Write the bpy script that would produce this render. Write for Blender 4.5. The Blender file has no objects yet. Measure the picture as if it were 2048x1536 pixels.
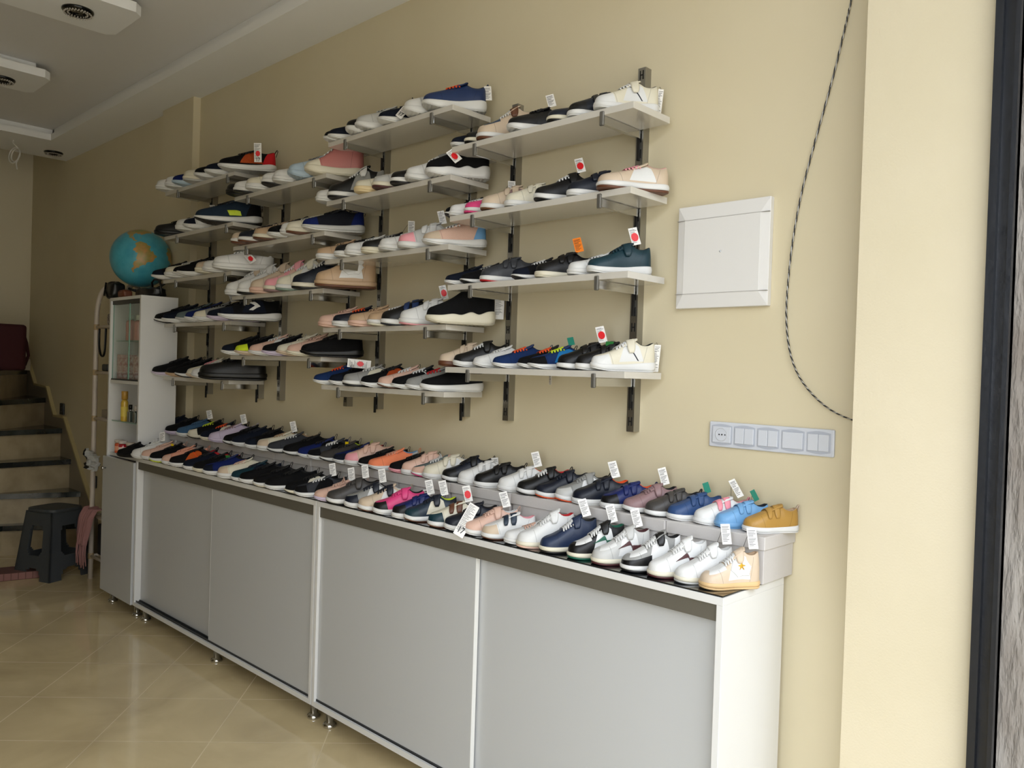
import bpy, math, random
from mathutils import Vector, Matrix
sc = bpy.context.scene
COL = sc.collection
# ------------------------------------------------------------------ camera
cd = bpy.data.cameras.new('camera'); cam = bpy.data.objects.new('camera', cd); COL.objects.link(cam)
cd.sensor_width = 36.0; cd.lens = 1618.81/2048*36.0; cd.clip_start = 0.01
Rm = ((0.71994912,0.69330785,0.03158297),(0.03227656,0.01201018,-0.99940681),(-0.69327591,0.72054145,-0.01373088))
cam.matrix_world = Matrix(((Rm[0][0],-Rm[1][0],-Rm[2][0],0.983),(Rm[0][1],-Rm[1][1],-Rm[2][1],-2.1202),(Rm[0][2],-Rm[1][2],-Rm[2][2],1.4329),(0,0,0,1)))
sc.camera = cam
# ------------------------------------------------------------------ daylight
wd = bpy.data.worlds.new('daylight'); sc.world = wd; wd.use_nodes = True
bg = wd.node_tree.nodes['Background']; bg.inputs[0].default_value = (0.87,0.94,1.04,1); bg.inputs[1].default_value = 7.6
def area(name, loc, rot, sx, sy, power, color=(1,1,1), portal=False):
    l = bpy.data.lights.new(name,'AREA'); l.shape='RECTANGLE'; l.size=sx; l.size_y=sy; l.energy=power; l.color=color
    if portal: l.cycles.is_portal = True
    o = bpy.data.objects.new(name,l); COL.objects.link(o); o.location=loc; o.rotation_euler=rot; return o
area('sky_portal',(0.56,-2.0,1.5),(0,math.pi/2,0),3.0,3.8,1,portal=True)
sc.view_settings.view_transform='Standard'; sc.view_settings.look='None'; sc.view_settings.gamma=1
sc.view_settings.use_curve_mapping=False; sc.view_settings.exposure=0.0
# ------------------------------------------------------------------ helpers
def lin(h):
    h=h.lstrip('#'); c=[int(h[i:i+2],16)/255 for i in (0,2,4)]
    return tuple(x/12.92 if x<=.04045 else ((x+.055)/1.055)**2.4 for x in c)+(1.0,)
_m={}
def mat(name,hexc,rough=.5,metal=0.0,coat=0.0,bump=None,mottle=None,trans=0.0,spec=.5):
    if name in _m: return _m[name]
    m=bpy.data.materials.new(name); m.use_nodes=True; nt=m.node_tree; b=nt.nodes['Principled BSDF']
    b.inputs['Base Color'].default_value=lin(hexc); b.inputs['Roughness'].default_value=rough
    b.inputs['Metallic'].default_value=metal; b.inputs['Coat Weight'].default_value=coat
    b.inputs['Transmission Weight'].default_value=trans; b.inputs['Specular IOR Level'].default_value=spec
    tc=nt.nodes.new('ShaderNodeTexCoord')
    if mottle:
        n=nt.nodes.new('ShaderNodeTexNoise'); n.inputs['Scale'].default_value=mottle[0]; n.inputs['Detail'].default_value=5
        r=nt.nodes.new('ShaderNodeValToRGB'); r.color_ramp.elements[0].color=lin(mottle[1]); r.color_ramp.elements[1].color=lin(hexc)
        r.color_ramp.elements[0].position=.35; r.color_ramp.elements[1].position=.62
        nt.links.new(tc.outputs['Object'],n.inputs['Vector']); nt.links.new(n.outputs['Fac'],r.inputs['Fac']); nt.links.new(r.outputs['Color'],b.inputs['Base Color'])
    if bump:
        n=nt.nodes.new('ShaderNodeTexNoise'); n.inputs['Scale'].default_value=bump[0]; n.inputs['Detail'].default_value=4
        bm_=nt.nodes.new('ShaderNodeBump'); bm_.inputs['Strength'].default_value=bump[1]; bm_.inputs['Distance'].default_value=bump[2] if len(bump)>2 else .005
        nt.links.new(tc.outputs['Object'],n.inputs['Vector']); nt.links.new(n.outputs['Fac'],bm_.inputs['Height']); nt.links.new(bm_.outputs['Normal'],b.inputs['Normal'])
    _m[name]=m; return m
class MB:
    def __init__(s): s.v=[]; s.f=[]; s.m=[]; s.sm=[]
    def add(s,vs,fs,mi=0,smooth=False):
        k=len(s.v); s.v+= [tuple(v) for v in vs]
        for f in fs: s.f.append(tuple(i+k for i in f)); s.m.append(mi); s.sm.append(smooth)
        return s
    def box(s,x0,x1,y0,y1,z0,z1,mi=0):
        return s.add([(x0,y0,z0),(x1,y0,z0),(x1,y1,z0),(x0,y1,z0),(x0,y0,z1),(x1,y0,z1),(x1,y1,z1),(x0,y1,z1)],
              [(0,3,2,1),(4,5,6,7),(0,1,5,4),(1,2,6,5),(2,3,7,6),(3,0,4,7)],mi)
    def prism(s,pts,a,b,axis='z',mi=0,smooth=False):
        n=len(pts)
        def P(p,t): return (p[0],p[1],t) if axis=='z' else ((p[0],t,p[1]) if axis=='y' else (t,p[0],p[1]))
        vs=[P(p,a) for p in pts]+[P(p,b) for p in pts]
        s.add(vs,[tuple(range(n))[::-1],tuple(range(n,2*n))],mi,False)
        k=len(s.v)-2*n
        for i in range(n):
            j=(i+1)%n; s.f.append((k+i,k+j,k+n+j,k+n+i)); s.m.append(mi); s.sm.append(smooth)
        return s
    def cyl(s,c,r,h,n=20,mi=0,r2=None):
        r2=r if r2 is None else r2; x,y,z=c
        vs=[(x+r*math.cos(2*math.pi*i/n),y+r*math.sin(2*math.pi*i/n),z) for i in range(n)]+[(x+r2*math.cos(2*math.pi*i/n),y+r2*math.sin(2*math.pi*i/n),z+h) for i in range(n)]
        k=len(s.v); s.v+=vs
        s.f+=[tuple(range(k,k+n))[::-1],tuple(range(k+n,k+2*n))]; s.m+=[mi,mi]; s.sm+=[False,False]
        for i in range(n):
            j=(i+1)%n; s.f.append((k+i,k+j,k+n+j,k+n+i)); s.m.append(mi); s.sm.append(True)
        return s
    def lathe(s,c,prof,n=20,mi=0):
        x,y,z=c; k=len(s.v)
        for r,h in prof:
            for i in range(n): s.v.append((x+r*math.cos(2*math.pi*i/n),y+r*math.sin(2*math.pi*i/n),z+h))
        for a in range(len(prof)-1):
            for i in range(n):
                j=(i+1)%n; s.f.append((k+a*n+i,k+a*n+j,k+(a+1)*n+j,k+(a+1)*n+i)); s.m.append(mi); s.sm.append(True)
        s.f.append(tuple(range(k,k+n))[::-1]); s.m.append(mi); s.sm.append(False)
        q=k+(len(prof)-1)*n; s.f.append(tuple(range(q,q+n))); s.m.append(mi); s.sm.append(False)
        return s
    def tube(s,pts,r,n=8,mi=0,flat=1.0,closed=False):
        pts=[Vector(p) for p in pts]; m=len(pts); k=len(s.v); up=None
        for i,p in enumerate(pts):
            a=pts[(i-1)%m] if closed else pts[max(i-1,0)]; b=pts[(i+1)%m] if closed else pts[min(i+1,m-1)]
            t=(b-a).normalized() if (b-a).length>1e-9 else Vector((1,0,0))
            if up is None: up=Vector((0,0,1)) if abs(t.z)<.9 else Vector((1,0,0))
            u=t.cross(up); u=u.normalized() if u.length>1e-6 else Vector((0,1,0)); w=u.cross(t); up=w
            for j in range(n):
                an=2*math.pi*j/n; s.v.append(tuple(p+u*(r*math.cos(an))+w*(r*flat*math.sin(an))))
        for i in range(m if closed else m-1):
            q=(i+1)%m
            for j in range(n):
                l=(j+1)%n; s.f.append((k+i*n+j,k+i*n+l,k+q*n+l,k+q*n+j)); s.m.append(mi); s.sm.append(True)
        if not closed:
            s.f.append(tuple(range(k,k+n))[::-1]); s.f.append(tuple(range(k+(m-1)*n,k+m*n))); s.m+=[mi,mi]; s.sm+=[False,False]
        return s
    def mesh(s,name,uv=None):
        me=bpy.data.meshes.new(name); me.from_pydata(s.v,[],s.f)
        for p,mi,sm in zip(me.polygons,s.m,s.sm): p.material_index=mi; p.use_smooth=sm
        return me
    def build(s,name,mats,parent=None,bevel=0,loc=None):
        me=s.mesh(name); mats=mats if isinstance(mats,(list,tuple)) else [mats]
        for m in mats: me.materials.append(m)
        import bmesh
        bm=bmesh.new(); bm.from_mesh(me); bmesh.ops.recalc_face_normals(bm,faces=bm.faces); bm.to_mesh(me); bm.free()
        o=bpy.data.objects.new(name,me); COL.objects.link(o)
        if parent: o.parent=parent
        if loc: o.location=loc
        if bevel:
            b=o.modifiers.new('bevel','BEVEL'); b.width=bevel; b.segments=2; b.limit_method='ANGLE'
        return o
def tag(o,label=None,cat=None,group=None,kind=None):
    if label: o['label']=label
    if cat: o['category']=cat
    if group: o['group']=group
    if kind: o['kind']=kind
    return o
def empty(name,loc,rz=0.0,scale=None):
    o=bpy.data.objects.new(name,None); COL.objects.link(o); o.location=loc; o.rotation_euler=(0,0,rz); o.empty_display_size=.05
    if scale: o.scale=scale
    return o
def struct(o): o['kind']='structure'; return o

WY=0.035      # plane of the long wall
CZ=3.0        # soffit height
# ------------------------------------------------------------------ materials
WALLC='#d3c8aa'
m_wall=mat('cream_plaster',WALLC,.62,bump=(60,.08,.002),mottle=(1.3,'#cfc3a3'))
m_pier=mat('cream_textured_paint','#d0c5aa',.6,bump=(190,.35,.002),mottle=(2.0,'#cabfa2'))
m_ceil=mat('ceiling_paint','#dfddda',.7)
m_ceilw=mat('ceiling_white','#eeeeec',.6)
m_white=mat('white_melamine','#dadad8',.22,coat=.2)
m_board=mat('shelf_board_white','#c9c5bc',.14,coat=.6)
m_door=mat('greige_door','#babcbd',.3,coat=.15)
m_track=mat('track_dark','#26282a',.4)
m_chrome=mat('chrome','#c8c8c8',.12,metal=1.0)
m_steel=mat('polished_steel','#a6a49e',.36,metal=1.0)
m_slot=mat('slot_dark','#0c0b0a',.6)
m_capm=mat('grey_cap','#77756f',.35,metal=.6)
m_blackglass=mat('black_glass','#15181a',.08,coat=.6)
m_boxc=mat('grey_cardboard','#c8c4c1',.6,bump=(120,.08))
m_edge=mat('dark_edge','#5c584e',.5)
# ------------------------------------------------------------------ shell
def floor_material():
    m=bpy.data.materials.new('beige_tiles'); m.use_nodes=True; nt=m.node_tree; N=nt.nodes; L=nt.links; b=N['Principled BSDF']
    tc=N.new('ShaderNodeTexCoord'); mp=N.new('ShaderNodeMapping')
    a=math.radians(-46.8)
    mp.inputs['Rotation'].default_value=(0,0,a); mp.inputs['Location'].default_value=TILE_OFF
    L.new(tc.outputs['Object'],mp.inputs['Vector'])
    br=N.new('ShaderNodeTexBrick'); br.offset=0; br.inputs['Scale'].default_value=1; br.inputs['Brick Width'].default_value=.429; br.inputs['Row Height'].default_value=.401
    br.inputs['Mortar Size'].default_value=.0022; br.inputs['Mortar Smooth'].default_value=.1; br.inputs['Bias'].default_value=0
    br.inputs['Color1'].default_value=lin('#d2c29b'); br.inputs['Color2'].default_value=lin('#d7c7a0'); br.inputs['Mortar'].default_value=lin('#ddd0ae')
    L.new(mp.outputs[0],br.inputs['Vector'])
    n=N.new('ShaderNodeTexNoise'); n.inputs['Scale'].default_value=2.2; n.inputs['Detail'].default_value=6; n.inputs['Distortion'].default_value=1.2
    L.new(tc.outputs['Object'],n.inputs['Vector'])
    r=N.new('ShaderNodeValToRGB'); r.color_ramp.elements[0].color=(.72,.66,.58,1); r.color_ramp.elements[1].color=(1.12,1.08,1.0,1); r.color_ramp.elements[0].position=.3; r.color_ramp.elements[1].position=.7
    L.new(n.outputs['Fac'],r.inputs['Fac'])
    mx=N.new('ShaderNodeMix'); mx.data_type='RGBA'; mx.blend_type='MULTIPLY'; mx.inputs['Factor'].default_value=.8
    L.new(br.outputs['Color'],mx.inputs['A']); L.new(r.outputs['Color'],mx.inputs['B']); L.new(mx.outputs['Result'],b.inputs['Base Color'])
    rr=N.new('ShaderNodeMapRange'); rr.inputs['To Min'].default_value=.07; rr.inputs['To Max'].default_value=.5; L.new(br.outputs['Fac'],rr.inputs['Value']); L.new(rr.outputs[0],b.inputs['Roughness'])
    b.inputs['Specular IOR Level'].default_value=.8
    n2=N.new('ShaderNodeTexNoise'); n2.inputs['Scale'].default_value=5; L.new(tc.outputs['Object'],n2.inputs['Vector'])
    bp=N.new('ShaderNodeBump'); bp.inputs['Strength'].default_value=.05; bp.inputs['Distance'].default_value=.006; L.new(n2.outputs['Fac'],bp.inputs['Height']); L.new(bp.outputs['Normal'],b.inputs['Normal'])
    return m
TILE_OFF=(.102,-.127,0)
struct(MB().box(-7.2,.6,-4.0,WY+.1,-.1,0).build('floor',floor_material()))
struct(MB().box(-6.95,.6,WY,WY+.15,0,5.0).build('wall_back',m_wall))
struct(MB().box(-7.1,-6.93,-4.0,WY+.15,0,5.0).build('wall_left',mat('cream_plaster_end','#ddd3b8',.65)))
struct(MB().box(-7.1,.6,-4.15,-4.0,0,5.0).build('wall_front',mat('far_wall_paint','#8d8063',.7)))
struct(MB().box(7.5,8.0,-16,6,-.1,5.0).build('wall_street',mat('facade_render','#a39a8a',.8)))  # unseen facade opposite, added to shade the low sky
struct(MB().box(-4.147,-3.72,-.008,WY+.01,0,CZ).build('trim_1',m_wall))
# ceiling slab with the open stair well behind x=-6.08
struct(MB().box(-6.08,.7,-4.0,WY,3.085,3.25).build('ceiling',m_ceil))
struct(MB().box(-7.1,-6.0,-4.0,WY,4.9,5.0).build('ceiling_stairwell',m_ceil))
struct(MB().box(-6.08,-6.0,-4.0,WY,3.085,4.95).build('wall_stairwell',m_ceil))
s=MB(); s.box(-5.50,.7,-.245,WY,CZ,3.045); s.box(-5.50,.7,-.225,WY,3.045,3.09); s.box(-6.08,-5.50,-4.0,WY,CZ,3.045); s.box(-6.08,-5.535,-4.0,-.225,3.045,3.09)
struct(s.build('trim_2',m_ceilw))
for i,x0 in enumerate((-3.185,-4.463,-1.9)):
    s=MB(); x1=x0+.375; c=.035
    s.prism([(x0,-.69),(x0+c,-.655),(x1-c,-.655),(x1,-.69),(x1,-2.9),(x0,-2.9)],CZ,CZ+.045); s.box(x0+.06,x1-.06,-2.85,-.72,CZ+.045,3.085)
    struct(s.build('trim_%d'%(i+3),m_ceilw))
struct(MB().box(.215,.50,-.12,WY+.1,0,3.4).build('wall_pier',m_pier))
m_stone=mat('rough_stone','#8d877f',.9,bump=(60,.8,.02),mottle=(22,'#736b62'))
def stone():
    m=m_stone; nt=m.node_tree; tc=[n for n in nt.nodes if n.type=='TEX_COORD'][0]
    mp=nt.nodes.new('ShaderNodeMapping'); mp.inputs['Scale'].default_value=(1,1,.22); nt.links.new(tc.outputs['Object'],mp.inputs[0])
    for n in nt.nodes:
        if n.type=='TEX_NOISE': nt.links.new(mp.outputs[0],n.inputs['Vector'])
stone()
struct(MB().box(.545,1.3,-.11,.3,-.1,3.6).build('wall_right',m_stone))
struct(MB().box(.5,.72,-4.2,WY,3.05,3.9).build('wall_facade',m_stone))
struct(MB().box(.55,1.75,-4.6,.4,3.35,3.5).build('ceiling_sky_blocker',m_stone))  # unseen slab added over the opening to block high sky light near it
struct(MB().box(-7.2,12,-14,4,-.3,-.1).build('floor_street',mat('street_paving','#a8a296',.85,bump=(30,.3))))
s=MB(); s.box(.498,.514,-.150,WY,0,3.1); s.box(.514,.546,-.132,WY,0,3.1); s.box(.537,.546,-.150,WY,0,3.1)
struct(s.build('trim_6',mat('black_rail','#0d1118',.35,bump=(40,.2))))
s=MB(); s.box(.494,.4985,-.128,-.118,0,3.0)
random.seed(4)
for i in range(26):
    z=random.uniform(.1,2.5); s.box(.4985-random.uniform(.002,.008),.4985,-.1215,-.1195,z,z+random.uniform(.02,.09))
struct(s.build('trim_7',mat('chipped_filler','#b9bcc0',.8)))
# ------------------------------------------------------------------ stairs
m_riser=mat('stair_riser_tile','#b3a486',.35,mottle=(6,'#9c8d70'))
m_tread=mat('black_marble','#1a1e1f',.18,mottle=(9,'#3a3f3e'),coat=.3)
m_skirt=mat('stair_skirting_tile','#7d7462',.35)
stair=empty('staircase',(-5.6,-.6,0)); stair['kind']='structure'
lines=[[(-5.40,WY),(-5.63,-.46),(-5.66,-1.3)],[(-5.50,WY),(-5.69,-.47),(-5.74,-1.3)],[(-5.733,WY),(-5.72,-.47),(-5.80,-1.3)],[(-5.954,WY),(-5.86,-.435),(-5.84,-1.3)],[(-6.385,WY),(-5.94,-.42),(-5.88,-1.3)],[(-6.93,WY),(-6.04,-.40),(-5.92,-1.3)]]
RH=.2215
def child(o,p):
    o.parent=p; o.matrix_parent_inverse=p.matrix_world.inverted() if False else Matrix.Translation(p.location).inverted(); return o
for k,l in enumerate(lines):
    z=RH*(k+1); off=.03
    base=[(a[0]-off,a[1]) for a in l]
    if k<5:
        poly=base+[(-6.93,-1.3),(-6.93,WY)]; pt=l+[(-6.93,-1.3),(-6.93,WY)]
    else:
        poly=base[1:]+[(-6.93,-1.3),(-6.93,WY)]; pt=l[1:]+[(-6.93,-1.3),(-6.93,WY)]
    child(MB().prism(poly,z-RH,z-.038).build('riser',m_riser),stair)
    child(MB().prism(pt,z-.038,z).build('tread',m_tread),stair)
sk=[(-6.93,1.43),(-6.906,1.412),(-6.683,1.203),(-6.367,1.189),(-6.164,.966),(-5.926,.965),(-5.443,.507),(-5.2,.30),(-5.2,0),(-6.93,0)]
child(MB().prism(sk,WY-.022,WY,'y').build('skirting',m_skirt),stair)
s=MB(); pts=sk[1:8]
for a,b in zip(pts[:-1],pts[1:]):
    d=Vector((b[0]-a[0],b[1]-a[1])).normalized(); n=Vector((-d.y,d.x))
    if n.y<0: n=-n
    s.prism([a,b,(b[0]+n.x*.016,b[1]+n.y*.016),(a[0]+n.x*.016,a[1]+n.y*.016)],WY-.026,WY,'y')
child(s.build('skirting_cap',mat('cream_filler','#b9ab7f',.6)),stair)
for q,(x,z) in enumerate([(-6.013,1.035),(-5.281,.544)]):
    t=empty('step_light',(x,WY,z)); tag(t,['small black square step light higher up the stair wall','small black square step light behind white rack'][q],'light','step lights beside the stairs')
    s=MB(); s.box(-.045,.045,-.012,0,-.045,.045); s.build('frame',mat('black_plastic','#101114',.35),t,bevel=.004)
    MB().box(-.024,.024,-.014,-.011,-.02,.02).build('lens',mat('smoked_lens','#2c3038',.1),t)
# ------------------------------------------------------------------ ceiling spots
m_spot=mat('dark_bead','#17181a',.15,metal=.7,coat=.5); m_bead=mat('crystal_bead','#b8b2a8',.08,metal=.5)
for (x,y,l) in [(-2.998,-.872,'round beaded spotlight in the nearest dropped ceiling panel'),(-4.308,-.845,'round beaded spotlight in the second dropped ceiling panel'),(-5.857,-.122,'round dark spotlight in the ceiling border above the stairs')]:
    t=empty('ceiling_spotlight',(x,y,CZ)); tag(t,l,'light','ceiling spotlights')
    MB().lathe((0,0,0),[(.066,0),(.066,-.006),(.058,-.014),(.044,-.014),(.036,-.004),(.034,0)],32).build('ring',m_spot,t)
    s=MB()
    for k in range(28):
        a=2*math.pi*k/28; s.lathe((.055*math.cos(a),.055*math.sin(a),-.016),[(.001,.005),(.004,.0015),(.004,-.0015),(.001,-.005)],6)
    for k in range(20):
        a=2*math.pi*k/20; s.lathe((.040*math.cos(a),.040*math.sin(a),-.014),[(.001,.005),(.0035,.0015),(.0035,-.0015),(.001,-.005)],6)
    s.build('beads',m_bead,t)
    MB().lathe((0,0,-.003),[(.033,0),(.030,-.004),(.001,-.006)],24).build('bulb',mat('bulb_glass','#5a5448',.1),t)
t=MB(); pts=[]
for k in range(44):
    a=k/43*2*math.pi*1.9; r=.062-.018*k/43
    pts.append((.0+r*math.cos(a+1)+.02*k/43,0+.02*math.sin(a),r*math.sin(a+1)))
pts+=[(.02,0,-.06),(.03,0,-.1)]
t.tube(pts,.005,6); t.tube([pts[0],(-.01,0,.09),(0,0,.2)],.004,6)
o=t.build('cable_loop',mat('grey_cable','#dad7d0',.5),loc=(-5.72,-.42,CZ-.11)); o.rotation_euler=(0,0,.6)
tag(o,'loose coiled white cable hanging below the ceiling border','cable')
# ------------------------------------------------------------------ hanging wire on the wall
W=[(.116,2.443),(.101,2.369),(.073,2.243),(.033,2.09),(.001,1.959),(-.019,1.838),(-.03,1.715),(-.032,1.618),(-.022,1.534),(.001,1.466),(.039,1.412),(.092,1.367),(.153,1.34),(.23,1.325)]
W=[(.17,2.75),(.14,2.58)]+W
def cat(P,n=6):
    out=[]
    for i in range(len(P)-1):
        p0=Vector(P[max(i-1,0)]);p1=Vector(P[i]);p2=Vector(P[i+1]);p3=Vector(P[min(i+2,len(P)-1)])
        for k in range(n):
            t=k/n; out.append(.5*((2*p1)+(-p0+p2)*t+(2*p0-5*p1+4*p2-p3)*t*t+(-p0+3*p1-3*p2+p3)*t**3))
    out.append(Vector(P[-1])); return out
cw=cat([(x,WY-.012,z) for x,z in W],16)
wr=empty('hanging_wire',(.0,WY-.012,1.6)); tag(wr,'thin twisted black and silver wire hanging in a curve on wall','cable')
for ph,nm,mm in ((0,'black_strand',mat('black_insulation','#0e0e0f',.3)),(math.pi,'bare_strand',mat('bare_wire','#a8a6a0',.3,metal=.8))):
    s=MB(); s.tube([(p.x+.0012*math.cos(i*1.3+ph),p.y+.0012*math.sin(i*1.3+ph),p.z-1.6) for i,p in enumerate(cw)],.0019,6)
    o=s.build(nm,mm,wr); o.location=(0,-(WY-.012),0)
# ------------------------------------------------------------------ fuse box cover and switches
m_pl=mat('white_plastic','#dcdad6',.35); m_pl2=mat('grey_white_plastic','#c9ccd2',.35)
x0,x1,z0,z1=-.385,-.085,1.645,1.953; ex=empty('panel_cover',((x0+x1)/2,WY,(z0+z1)/2)); tag(ex,'square white plastic cover plate of a wall box','wall panel')
hx=(x1-x0)/2; hz=(z1-z0)/2; d=.02; ix=hx-.026; iz=hz-.04
s=MB(); s.add([(-hx,0,-hz),(hx,0,-hz),(hx,0,hz),(-hx,0,hz),(-hx,-d,-hz),(hx,-d,-hz),(hx,-d,hz),(-hx,-d,hz),(-ix,-d-.006,-iz),(ix,-d-.006,-iz),(ix,-d-.006,iz),(-ix,-d-.006,iz)],
 [(0,3,2,1),(0,1,5,4),(1,2,6,5),(2,3,7,6),(3,0,4,7),(4,5,9,8),(5,6,10,9),(6,7,11,10),(7,4,8,11)])
s.build('frame',m_pl,ex,bevel=.002)
MB().box(-ix,ix,-d-.0068,-d-.003,-iz,iz).build('cover_plate',m_pl,ex,bevel=.001)
s=MB()
for zz in (-iz+.003,iz-.003): s.box(-hx+.0005,hx-.0005,-d-.0072,-d+.004,zz-.0006,zz+.0006)
s.build('seam',mat('seam','#8c8880',.6),ex)
o=MB().lathe((0,0,0),[(.0032,0),(.003,.002),(.0005,.003)],12).build('screw_plug',m_pl2,ex); o.rotation_euler=(math.pi/2,0,0); o.location=(0,-d-.0065,.01)
x0,x1,z0,z1=-.261,.113,1.234,1.308; sw=empty('switch_plate',((x0+x1)/2,WY,(z0+z1)/2)); tag(sw,'long grey-white wall plate with one socket and four switches','switch')
hx=(x1-x0)/2; hz=(z1-z0)/2
MB().box(-hx,hx,-.009,0,-hz,hz).build('plate',m_pl2,sw,bevel=.0035)
mw=hx*2/5; 
for k in range(5):
    cx=-hx+.006+(mw-.0024)*(k+.5); 
    s=MB(); arc=[(-.033,-.026)]+[(-.033+.066*t/8,.026+.005*math.sin(math.pi*t/8)) for t in range(9)]+[(.033,-.026)]+[(.033-.066*t/8,-.026-.005*math.sin(math.pi*t/8)) for t in range(1,8)]
    s.prism([(cx+a,b) for a,b in arc],-.0102,-.008,'y'); s.build('inset',mat('grey_inset','#aeb2bb',.4),sw)
    if k==0:
        o=MB(); o.box(cx-.029,cx+.029,-.0125,-.009,-.0235,.0235); o=o.build('socket',m_pl2,sw,bevel=.001)
        q=MB().lathe((0,0,0),[(.0195,0),(.0195,.0012),(.0175,.0012),(.0165,-.0008)],28).build('socket_well',mat('well','#bfc1c4',.4),o); q.rotation_euler=(math.pi/2,0,0); q.location=(cx,-.0123,0)
        s=MB()
        for dx in (-.0065,.0025): s.cyl((dx,0,0),.0022,.0006,10)
        s.cyl((.0125,0,0),.002,.0006,10)
        q=s.build('pin_hole',m_slot,o); q.rotation_euler=(math.pi/2,0,0); q.location=(cx,-.0136,0)
    else:
        rk=(cx-.029,cx+.029) if k==3 else None
        if k==3: MB().box(cx-.029,cx+.029,-.0135,-.009,-.0225,.0225).build('rocker',m_pl2,sw,bevel=.0012)
        else:
            MB().box(cx-.029,cx-.0006,-.0135,-.009,-.0225,.0225).build('rocker',m_pl2,sw,bevel=.0012); MB().box(cx+.0006,cx+.029,-.0135,-.009,-.0225,.0225).build('rocker',m_pl2,sw,bevel=.0012)
# ------------------------------------------------------------------ counters
def cabinet(xa,xb,label,front_left):
    w=xb-xa; t=empty('sliding_door_cabinet',(xa,-.33,0)); tag(t,label,'cabinet','display cabinets')
    D=.33; H=.902; zb=.079; th=.018
    MB().box(0,w,0,D,H-.024,H-.004).build('top_board',m_white,t,bevel=.001)
    o=MB().box(.004,w-.004,.004,D-.004,H-.004,H).build('glass_sheet',m_blackglass,t)
    MB().box(0,th,.0,D,zb,H-.024).build('side_panel',m_white,t,bevel=.0008); MB().box(w-th,w,.0,D,zb,H-.024).build('side_panel',m_white,t,bevel=.0008)
    MB().box(th,w-th,.0,D,zb,zb+.02).build('bottom_panel',m_white,t)
    MB().box(th,w-th,D-.006,D,zb+.02,H-.024).build('back_panel',m_white,t)
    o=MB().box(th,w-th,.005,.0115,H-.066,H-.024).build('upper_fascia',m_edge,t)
    s=MB(); s.box(th,w-th,.010,.055,zb+.02,zb+.023)
    for y in (.010,.028,.034,.052): s.box(th,w-th,y,y+.002,zb+.02,zb+.029)
    s.build('lower_track',m_track,t)
    mid=w*.5
    for k in range(2):
        front=(k==0)==front_left; y=.012 if front else .034
        a=th+.002 if k==0 else mid-.012; b=mid+.012 if k==0 else w-th-.002
        d=MB().box(a,b,y,y+.016,zb+.026,H-.040).build('door',m_door,t,bevel=.0006)
        ee=MB(); ex0=(b,b+.0015) if k==0 else (a-.0015,a); ee.box(ex0[0],ex0[1],y-.0003,y+.0163,zb+.026,H-.06); ee.build('door_edge_strip',mat('white_edging','#e4e4e0',.3),d)
    for fx in (.06,w*.5,w-.05):
        for fy in (.05,D-.05):
            MB().lathe((fx,fy,0),[(.027,0),(.028,.004),(.027,.012),(.020,.018),(.016,.02),(.016,zb)],20).build('foot',m_chrome,t)
    return t
cabinet(-3.605,-1.803,'grey sliding-door cabinet between the tall display unit and nearer cabinet',False)
cabinet(-1.797,0.0,'nearest grey sliding-door cabinet with white right side panel',True)
# ------------------------------------------------------------------ wall shelves
def upright(x,label):
    t=MB(); t.box(x-.014,x+.014,.003,WY,1.257,2.413,0)
    z=1.29
    while z<2.40:
        for dx in (-.0055,.0055): t.box(x+dx-.0022,x+dx+.0022,.0022,.0035,z-.014,z+.014,1)
        t.box(x-.005,x+.005,.0022,.0035,z-.002,z+.002,1); z+=.05
    o=t.build('shelf_upright',[m_steel,m_slot],bevel=0); tag(o,label,'shelf upright','slotted steel wall uprights')
UP=[(-3.479,'leftmost slotted steel upright, beside the tall cabinet'),(-2.903,'slotted steel upright at right of the leftmost shelf column'),(-2.692,'slotted steel upright at left of the second shelf column'),(-2.107,'slotted steel upright at right of the second shelf column'),
(-1.877,'slotted steel upright at left of the third shelf column'),(-1.325,'slotted steel upright at right of the third shelf column'),(-1.089,'slotted steel upright at left of the nearest shelf column'),(-.532,'rightmost slotted steel upright, nearest the white wall panel')]
for x,l in UP: upright(x,l)
CN={1:'leftmost column',2:'second column from left',3:'third column from left',4:'rightmost column'}
RN=['top','second','third','fourth','fifth']
SH=[
(1,1,-3.644,-2.834,2.392,-3.479,-2.903,5),
(1,2,-3.644,-2.834,2.141,-3.479,-2.903,5),
(1,3,-3.644,-2.834,1.896,-3.479,-2.903,5),
(1,4,-3.644,-2.834,1.649,-3.479,-2.903,5),
(1,5,-3.644,-2.834,1.352,-3.479,-2.903,5),
(2,1,-2.824,-2.012,2.261,-2.692,-2.107,4),
(2,2,-2.824,-2.012,2.015,-2.692,-2.107,4),
(2,3,-2.824,-2.012,1.770,-2.692,-2.107,4),
(2,4,-2.824,-2.012,1.476,-2.692,-2.107,4),
(3,1,-2.004,-1.211,2.388,-1.877,-1.325,5),
(3,2,-2.004,-1.211,2.138,-1.877,-1.325,5),
(3,3,-2.004,-1.211,1.889,-1.877,-1.325,5),
(3,4,-2.004,-1.211,1.600,-1.877,-1.325,5),
(3,5,-2.004,-1.211,1.357,-1.877,-1.325,5),
(4,1,-1.209,-0.419,2.234,-1.089,-0.532,4),
(4,2,-1.209,-0.419,1.987,-1.089,-0.532,4),
(4,3,-1.209,-0.419,1.741,-1.089,-0.532,4),
(4,4,-1.209,-0.419,1.447,-1.089,-0.532,4),
]
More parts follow.
